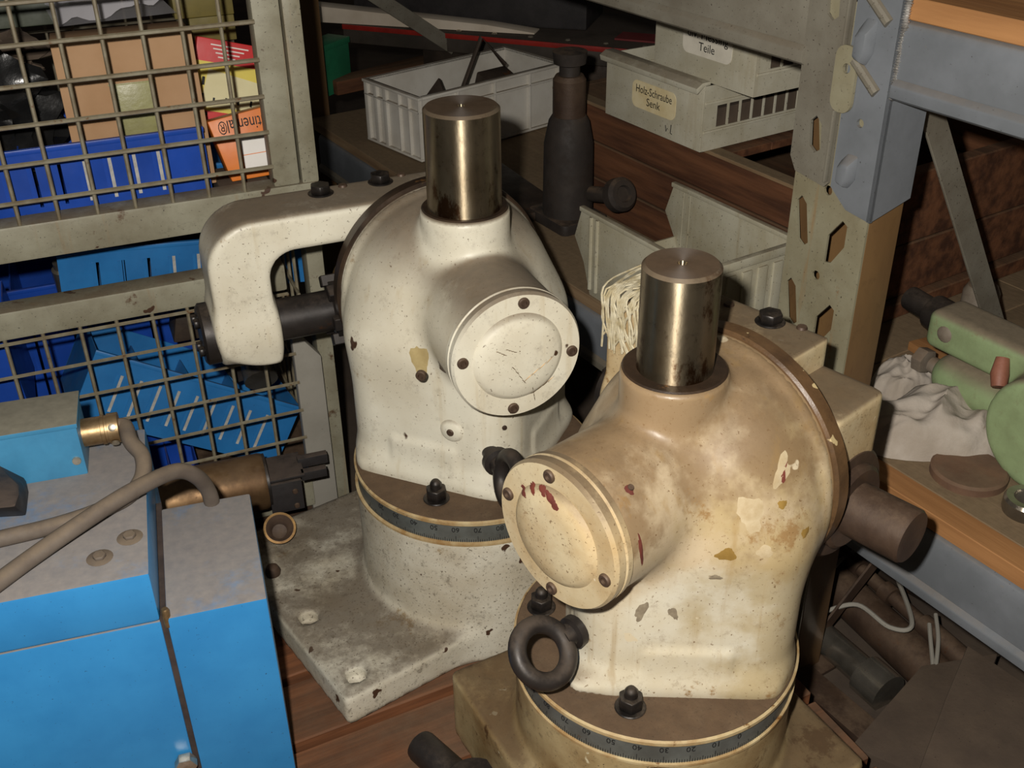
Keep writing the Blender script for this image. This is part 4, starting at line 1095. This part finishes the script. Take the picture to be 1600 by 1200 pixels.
# labelled drawers
def drawer(label, s0, s1, t0, z0, z1, lines, lab_mat, lx, scr=False):
    L = s1 - s0; Hh = z1 - z0; D = .32
    t = rthing('labelled_drawer', label, 'drawer', s0, t0, z0)
    m = MT['grey_bin']
    G().box(0, L, 0, .003, 0, Hh).build('front_panel', m, t, bevel=.001)
    G().prism([(-.014, Hh - .012), (-.016, Hh - .003), (-.004, Hh + .004), (.012, Hh + .004), (.012, Hh - .001), (0, Hh - .002)], .0, L, Matrix(((0, 0, 1, 0), (1, 0, 0, 0), (0, 1, 0, 0), (0, 0, 0, 1)))).build('folded_lip', m, t, bevel=.0008)
    for x in (0, L - .0025):
        sid = G()
        M = Matrix(((0, 0, 1, x), (1, 0, 0, 0), (0, 1, 0, 0), (0, 0, 0, 1)))
        hl = [[(.03 + i * .0255, Hh * .34), (.052 + i * .0255, Hh * .34), (.052 + i * .0255, Hh * .66), (.03 + i * .0255, Hh * .66)] for i in range(11)]
        sid.holed([(.003, 0), (D, 0), (D, Hh * .92), (.003, Hh * .98)], hl, 0, .0025, M)
        o = sid.build('side_panel', m, t, smooth=0)
        q = bmesh.new(); q.from_mesh(o.data); bmesh.ops.recalc_face_normals(q, faces=q.faces); q.to_mesh(o.data); q.free()
        G().box(x - .002, x + .0045, .004, D, Hh * .70, Hh * .74).build('side_ridge', m, t, bevel=.001)
        G().box(x - .002, x + .0045, .004, D, Hh * .27, Hh * .31).build('side_ridge', m, t, bevel=.001)
    G().box(.0025, L - .0025, .003, D, 0, .003).build('bottom', m, t, smooth=0)
    G().box(.0, L, D, D + .003, 0, Hh * .92).build('back_panel', m, t, smooth=0)
    G().box(.004, L - .004, .006, D - .004, .003, Hh * .6).build('contents', MT['dark_board'], t, smooth=0)
    lb = G().prism([(a, b) for a, b in rrect(.056, .0225, .012)], 0, .0009, M4((lx, -.0001, Hh * .52)) @ AX['-y'] @ Matrix.Rotation(R_(180), 4, 'Z')).build('paper_label', lab_mat, t, smooth=0)
    for i, tx in enumerate(lines):
        lettering('handwriting', tx, .0185, MT['ink'], lb, M4((lx, -.0011, Hh * .52 + .009 - i * .0175)) @ Matrix.Rotation(R_(90), 4, 'X'), .0001,   .092 if len(tx) > 8 else None)
    if scr:
        G().tube([(lx + .034, -.0006, .022), (lx + .036, -.0006, .012), (lx + .039, -.0006, .018)], .0007, 5).build('pen_scrawl', MT['ink'], t)
        G().tube([(lx + .048, -.0006, .026), (lx + .047, -.0006, .012), (lx + .051, -.0006, .011)], .0007, 5).build('pen_scrawl', MT['ink'], t)
    return t
drawer('grey white drawer labelled for wood screws, lower of the two on the crate', -.758, -.508, .205, SZ + .2012, SZ + .308, ['Holz-Schraube', 'Senk'], MT['label'], .13, True)
drawer('grey white drawer labelled for brass parts, stacked on the other drawer', -.65, -.418, .219, SZ + .3085, SZ + .42, ['div. Messing', 'Teile'], MT['label2'], .125)
# open grey bin
ob_ = rthing('open_storage_bin', 'dusty grey open-fronted storage bin on the shelf behind the heads', 'bin', -.552, .006, SZ)
BL, BWd, BH = .288, .188, .137
for y0 in (0, BWd - .003):
    M = Matrix(((1, 0, 0, 0), (0, 0, 1, y0), (0, 1, 0, 0), (0, 0, 0, 1)))
    g = G(); g.prism([(.03, 0), (BL, 0), (BL, BH), (.004, BH), (-.014, BH - .05), (.012, .05)], 0, .003, M); g.build('side_panel', MT['grey_bin_open'], ob_, bevel=.001)
    yy = y0 - .0035 if y0 == 0 else y0 - .004
    G().box(.002, BL + .002, yy, yy + .0095, BH - .002, BH + .006).build('rolled_rim', MT['grey_bin_open'], ob_, bevel=.002)
    for x in (.03, .046):
        G().tube([(x, y0 + (0 if y0 == 0 else .003), .01), (x, y0 + (0 if y0 == 0 else .003), BH - .004)], .0035, 8).build('pressed_rib', MT['grey_bin_open'], ob_)
G().box(BL - .003, BL, .003, BWd - .003, 0, BH).build('back_panel', MT['grey_bin_open'], ob_, bevel=.001)
G().box(BL - .006, BL + .004, -.002, BWd + .002, BH - .008, BH + .006).build('back_rim', MT['grey_bin_open'], ob_, bevel=.002)
for x in (.045, .075, .105, .135):
    G().box(BL - .001, BL + .003, x, x + .018, .01, BH - .016).build('back_rib', MT['grey_bin_open'], ob_, bevel=.0015)
G().box(.03, BL - .003, .003, BWd - .003, 0, .003).build('bottom', MT['grey_bin_open'], ob_, smooth=0)
G().prism([(.03, 0), (.033, 0), (.015, .05), (.012, .05)], .003, BWd - .003, Matrix(((1, 0, 0, 0), (0, 0, 1, 0), (0, 1, 0, 0), (0, 0, 0, 1)))).build('front_lip', MT['grey_bin_open'], ob_, smooth=0)
# white crate
ec = rthing('plastic_crate', 'off-white ribbed plastic crate of scrap on the far shelf boards', 'crate', -1.215, .075, SZ, 8)
EW, EL, EH = .20, .40, .138
m = MT['white_crate']
G().box(-EW + .006, -.006, .006, EL - .006, 0, .004).build('bottom', m, ec, smooth=0)
for (a, b, c, d) in ((-EW + .006, -.006, .006, .009), (-EW + .006, -.006, EL - .009, EL - .006), (-EW + .006, -EW + .009, .009, EL - .009), (-.009, -.006, .009, EL - .009)):
    G().box(a, b, c, d, .004, EH).build('wall', m, ec, smooth=0)
for (a, b, c, d) in ((-EW - .003, .003, -.003, .009), (-EW - .003, .003, EL - .009, EL + .003), (-EW - .003, -EW + .009, .009, EL - .009), (-.009, .003, .009, EL - .009)):
    G().box(a, b, c, d, EH - .006, EH).build('rim', m, ec, bevel=.001)
    G().box(a + .002, b - .002, c + .002, d - .002, EH - .034, EH - .030).build('ledge', m, ec, bevel=.0008)
    G().box(a + .002, b - .002, c + .002, d - .002, .003, .008).build('foot_ledge', m, ec, bevel=.0008)
for x in (-EW, -EW + .035, -EW + .07, -.075, -.04, -.004):
    G().box(x, x + .004 if x > -.1 else x + .012, -.001, .0065, .008, EH - .006).build('rib', m, ec, bevel=.0006)
for y_ in (.004, .10, .20, .30, .385):
    G().box(-.0065, .001, y_, y_ + .005, .008, EH - .006).build('rib', m, ec, bevel=.0006)
def inner(x, y_, z): return ec.matrix_basis @ Matrix.Translation((x, y_, z))
g = G(); g.prism([(-.05, 0), (.055, .0), (.0, .085)], -.006, .006, AX['-y'])
tag(g.build('scrap_plate', MT['scrap'], bevel=.001, M=inner(-.075, .09, .06) @ Matrix.Rotation(R_(25), 4, 'Z') @ Matrix.Rotation(R_(-25), 4, 'X')), 'dark triangular steel plate lying in the white crate', 'plate')
g = G(); g.box(-.02, .02, -.04, .04, 0, .05); tag(g.build('scrap_block', MT['scrap'], bevel=.004, M=inner(-.07, .25, .085) @ Matrix.Rotation(R_(20), 4, 'Y')), 'dark steel block at the back of the white crate', 'block')
g = G(); g.box(-.17, -.02, .03, .32, .005, .06); tag(g.build('scrap_bed', MT['dark_board'], bevel=.006, M=ec.matrix_basis.copy()), 'bed of dark scrap filling the white crate', 'scrap', kind='stuff')
g = G(); g.tube([(0, 0, 0), (.02, .07, .16), (.05, .11, .10)], .005, 8); tag(g.build('bent_rod', MT['scrap'], M=inner(-.06, .13, .06)), 'bent dark rod standing up from the white crate', 'rod')
# bottle jack
jk = rthing('bottle_jack', 'dark greasy bottle jack standing in front of the wooden crate', 'jack', -.79, .15, SZ)
G().prism(rrect(.06, .05, .012), 0, .02).build('foot', MT['jack_black'], jk, bevel=.003)
G().lathe([(0, .02), (.046, .02), (.044, .15), (.036, .19), (.03, .2), (0, .2)], 32).build('body', MT['jack_black'], jk, smooth=30)
G().lathe([(0, .19), (.029, .19), (.029, .262), (.024, .27), (0, .27)], 32).build('ram', MT['brown_steel'], jk, smooth=30)
G().lathe([(0, .265), (.018, .265), (.018, .286), (.028, .29), (.03, .31), (0, .31)], 28).build('ram_head', MT['jack_black'], jk, smooth=30)
G().tube([(.03, .02, .06), (.10, .03, .075)], .014, 14).build('pump_pipe', MT['jack_black'], jk)
G().lathe([(0, 0), (.026, 0), (.03, .006), (.03, .024), (.024, .03), (.015, .03), (.013, .024), (0, .024)], 28, M4((.10, .03, .075)) @ Matrix.Rotation(R_(65), 4, 'Y')).build('pump_cap', MT['jack_black'], jk, smooth=30)
tag(G().box(-.2, .16, -.05, .05, 0, .018).build('dark_slab', MT['scrap'], bevel=.004, M=RK @ M4((-.98, .13, SZ), R_(-6))), 'dark flat steel slab on the shelf beside the jack', 'slab')
# far things on and beyond the shelf
P0_ = Vector(atz(535, 38, .40)); P1_ = Vector(atz(1080, 86, .40)); dd = (P1_ - P0_); LL = dd.length; an = math.atan2(dd.y, dd.x)
LP = thing('long_dark_panel', 'long dark riveted panel with a red edge strip lying across the far shelf', 'panel', M4((P0_.x, P0_.y, .355), an))
G().box(0, LL, 0, .35, 0, .045).build('panel_body', MT['dark_panel'], LP, bevel=.003)
G().box(0, LL, -.003, .001, .034, .046).build('edge_strip', MT['red_strip'], LP, bevel=.001)
rv = None
for i in range(9):
    M = M4((.12 + i * LL / 9.5, .035, .045))
    if rv is None: rv = G().lathe([(0, 0), (.007, 0), (.005, .003), (0, .004)], 10).build('rivet', MT['bright'], LP, M=M)
    else: again(rv, LP, M)
sb = G().box(.2, LL - .15, .05, .30, 0, .0902).build('support_beam', MT['scrap'], bevel=.003, M=M4((P0_.x, P0_.y, SZ), an)); tag(sb, 'dark beam under the long riveted panel on the far shelf', 'beam')
q0 = Vector(atz(480, 22, .42)); q1 = Vector(atz(835, 42, .42)); qd = q1 - q0
wp = G(); wp.prism([(0, -.0), (qd.length, 0), (qd.length - .03, .05), (0, .05)], 0, .018)
wp = G().prism([(0, 0), (qd.length, 0), (qd.length, .004), (qd.length * .8, .017), (0, .042)], 0, .05, Matrix(((1, 0, 0, 0), (0, 0, 1, 0), (0, 1, 0, 0), (0, 0, 0, 1))))
tag(wp.build('white_plank', MT['white_plank'], bevel=.002, M=M4((q0.x, q0.y, .401), math.atan2(qd.y, qd.x))), 'chalky white tapered plank lying on the long dark panel', 'plank')
r0 = Vector(atz(960, 62, .401))
tag(G().box(0, .2, 0, .07, 0, .004).build('maroon_card', MT['maroon'], M=M4((r0.x, r0.y, .4005), an)), 'maroon card lying on the long dark panel', 'card')
tag(G().box(0, .62, 0, .2, 0, .22).build('black_case', MT['black_rubber'], bevel=.006, M=M4((q0.x, q0.y, .4005), math.atan2(qd.y, qd.x)) @ Matrix.Translation((.1, .07, 0))), 'black case standing behind the white plank', 'case')
gp = atz(518, 155, SZ)
gb = G().box(-.03, .03, 0, .1, 0, .12); gb.box(-.033, .033, -.003, .103, .11, .125)
tag(gb.build('green_box', MT['deep_green'], bevel=.002, M=RK @ M4((-1.80, .10, SZ), R_(30))), 'green plastic box beside the slim brown rack post', 'box')
tp = G().prism([(0, 0), (.5, 0), (.5, .09), (0, .05)], 0, .035)
a0 = Vector(atz(528, 150, SZ)); 
tag(tp.build('timber_offcut', MT['dark_wood'], bevel=.004, M=M4((a0.x, a0.y, SZ), R_(38))), 'dusty timber offcut lying behind the white crate', 'timber')
# right hand shelf : green vise, rag, rings
vs_ = rthing('green_vise', 'pale green dusty machine vise with rusty lever on the right-hand shelf', 'vise', 0, 0, SZ)
def vise(P):
    d = sd_box(P, (.13, .20, .118), (.148, .032, .026), .012)
    d = smin(d, sd_cap(P, (.022, .20, .052), (.2, .19, .058), .031, .036), .012)
    d = smin(d, sd_box(P, (.20, .20, .085), (.05, .034, .07), .02), .03)
    d = smin(d, sd_cyl(P, (.185, 0, .072), .072, .128, .165, 1, .01), .02)
    d = smin(d, sd_box(P, (.20, .2, .012), (.07, .05, .012), .006), .01)
    return np.maximum(d, -P[:, 2] + .0005)
casting('vise_body', vise, (-.03, .10, -.004), (.30, .27, .155), .005, MT['green'], vs_)
G().lathe([(0, .0), (.011, .0), (.011, .03), (.0, .03)], 18, M4((-.018, .20, .052)) @ AX['x']).build('screw_shank', MT['galv_cast'], vs_, smooth=30)
G().prism(ngon(6, .018, .2), 0, .016, M4((-.04, .20, .052)) @ AX['x']).build('screw_head', MT['galv_cast'], vs_, bevel=.002)
G().tube([(.098, .165, .128), (.105, .155, .112), (.112, .148, .100)], [.008, .011, .009], 12).build('lever', MT['flesh_rust'], vs_)
G().tube([(-.12, .27, .088), (-.075, .262, .088), (-.072, .262, .088), (.01, .245, .092)], [.017, .017, .025, .025], 20).build('vise_spindle', MT['dark_steel'], vs_, smooth=40)
G().lathe([(0, 0), (.011, 0), (.008, .002), (0, .0022)], 14, M4((.012, .168, .12)) @ AX['-y']).build('plug', MT['galv_cast'], vs_)
# rag
nr, na = 34, 96
vsr = [(0, 0, .05)]
for i in range(1, nr + 1):
    q = i / nr
    for j in range(na):
        a = 2 * math.pi * j / na
        ex = 1 + .16 * mnoise.noise(Vector((math.cos(a) * 1.6, math.sin(a) * 1.6, 2.2))) + .06 * mnoise.noise(Vector((math.cos(a) * 5, math.sin(a) * 5, .2)))
        x, y_ = .062 * q * ex * math.cos(a), .105 * q * ex * math.sin(a)
        w = mnoise.noise(Vector((x * 22, y_ * 22, .5))) * .025
        fold = abs(mnoise.noise(Vector((x * 20 + w * 30, y_ * 13, 3.3)))) + .22 * abs(mnoise.noise(Vector((x * 44, y_ * 30, 5.3))))
        z = (1 - q ** 2.6) * .034 + (1 - q ** 6) * (.032 * (.9 - 1.5 * fold)) + .004
        vsr.append((x, y_, max(.0006, z) if i < nr else .0004))
fr = [[0, 1 + j, 1 + (j + 1) % na] for j in range(na)] + [[1 + (i - 1) * na + j, 1 + i * na + j, 1 + i * na + (j + 1) % na, 1 + (i - 1) * na + (j + 1) % na] for i in range(1, nr) for j in range(na)]
fr.append([1 + (nr - 1) * na + j for j in range(na)][::-1])
g = G(); g.add(vsr, fr)
tag(g.build('rag', MT['rag'], smooth=75, M=RK @ M4((.052, .135, SZ + .0005), R_(-28))), 'crumpled greyish white rag in front of the green vise', 'rag')
g = G(); g.add([(x * .62, y_ * .5, z * .6) for x, y_, z in vsr], fr)
tag(g.build('rag', MT['rag'], smooth=75, M=RK @ M4((-.055, .20, SZ + .0005), R_(10))), 'small flat pale rag between the post and the crumpled rag', 'rag')
tag(G().lathe([(0, 0), (.045, 0), (.045, .009), (.042, .012), (0, .012)], 40).build('wooden_disc', MT['brown_disc'], smooth=30, M=RK @ M4((.130, .100, SZ))), 'flat brown disc lying in front of the rag and vise', 'disc')
tag(G().lathe([(.014, .0), (.026, 0), (.027, .004), (.027, .016), (.0245, .02), (.0165, .02), (.0145, .016), (.014, .0)], 40).build('bearing_ring', MT['chrome'], smooth=30, M=RK @ M4((.212, .096, SZ))), 'shiny steel bearing ring standing alone near the shelf edge', 'ring')
tag(G().lathe([(0, 0), (.027, 0), (.027, .04), (.022, .05), (.01, .053), (0, .053)], 32).build('pipe_cap', MT['galv_cast'], smooth=30, M=RK @ M4((-.135, .46, SZ))), 'dusty round metal cap behind the green vise', 'cap')
tag(G().prism([(-.06, 0), (.06, -.02), (.07, .05), (-.05, .06)], 0, .014).build('wood_offcut', MT['fresh_wood'], bevel=.002, M=RK @ M4((-.06, .285, SZ))), 'pale wood offcut lying between the post and the vise', 'offcut')
tag(G().box(0, .05, 0, .05, 0, .06).build('rusty_block', MT['brown_steel'], bevel=.004, M=RK @ M4((.285, .03, SZ))), 'rusty brown block at the edge of the orange board', 'block')

# ------------------------------------------------------------------ clutter under the rack
def rod(name, label, cat, a, b, r, mat, n=20, collars=()):
    a = Vector(a); b = Vector(b); L = (b - a).length
    M = Matrix.Translation(a) @ (b - a).to_track_quat('Z', 'Y').to_matrix().to_4x4()
    t = thing(name, label, cat, M)
    G().lathe([(0, 0), (r * .9, 0), (r, r * .1), (r, L - r * .1), (r * .9, L), (0, L)], n).build('shaft', mat, t, smooth=30)
    for (z, w_, rr) in collars:
        G().lathe([(0, z), (rr, z), (rr, z + w_), (0, z + w_)], n).build('collar', mat, t, smooth=30)
    return t
def fl_at(px, py, z): return tuple(atz(px, py, z))
rod('steel_shaft', 'thin rusty stepped shaft lying uppermost under the rack', 'shaft', fl_at(1300, 850, -.075), fl_at(1545, 1065, -.075), .011, MT['brown_steel'], 16, ((.05, .02, .015), (.12, .02, .016), (.2, .13, .016)))
rod('steel_pipe', 'thick dusty brown pipe lying on the floor under the rack', 'pipe', fl_at(1270, 880, -.108), fl_at(1490, 1085, -.108), .032, MT['brown_steel'], 28)
rod('chrome_tube', 'greasy chrome tube lying beside the thick pipe', 'tube', fl_at(1275, 985, -.118), fl_at(1372, 1070, -.118), .022, MT['chrome'], 24, ((.10, .045, .03),))
rod('steel_bar', 'dark rusty bar lying farthest back under the rack', 'bar', fl_at(1330, 862, -.125), fl_at(1600, 1010, -.125), .015, MT['scrap'], 16)
cb1 = smooth_curve([fl_at(1290, 905, -.08), fl_at(1320, 870, -.07), fl_at(1370, 850, -.07), fl_at(1400, 900, -.06), fl_at(1425, 975, -.055), fl_at(1390, 980, -.06), fl_at(1340, 945, -.06), fl_at(1290, 955, -.075)], 8)
tag(G().tube(cb1, .0035, 8).build('grey_cable', MT['cage_grey'], M=Matrix()), 'thin pale grey cable looped over the pipes under the rack', 'cable')
cb2 = smooth_curve([fl_at(1452, 975, -.055), fl_at(1455, 1010, -.06), fl_at(1460, 1050, -.065), fl_at(1466, 1000, -.055), fl_at(1462, 960, -.05)], 8)
tag(G().tube(cb2, .003, 8).build('grey_cable', MT['cage_grey'], M=Matrix()), 'short pale grey cable hanging beside the big dusty board under the rack', 'cable')
a_ = [Vector(fl_at(*q, -.06)) for q in ((1330, 1165), (1440, 1040), (1560, 1020), (1480, 1230))]
g = G(); vv = [tuple(v) for v in a_] + [(v.x, v.y, FLOOR) for v in a_]
g.add(vv, [(3, 2, 1, 0), (4, 5, 6, 7)] + [(i, (i + 1) % 4, 4 + (i + 1) % 4, 4 + i) for i in range(4)])
tag(g.build('dusty_board', MT['dark_board'], bevel=.002), 'brown dusty box end lying under the rack beside the floor rail', 'box')
a_ = [Vector(fl_at(*q, .02)) for q in ((1435, 1205), (1478, 1090), (1512, 1008), (1620, 1080), (1700, 1260), (1430, 1300))]
g = G(); vv = [tuple(v) for v in a_] + [(v.x, v.y, -.02) for v in a_]; n_ = len(a_)
g.add(vv, [list(range(n_))[::-1], list(range(n_, 2 * n_))] + [(i, (i + 1) % n_, n_ + (i + 1) % n_, n_ + i) for i in range(n_)])
tag(g.build('dusty_sheet', MT['dark_board'], bevel=.002), 'big dusty dark board leaning under the lower rack beam', 'board')
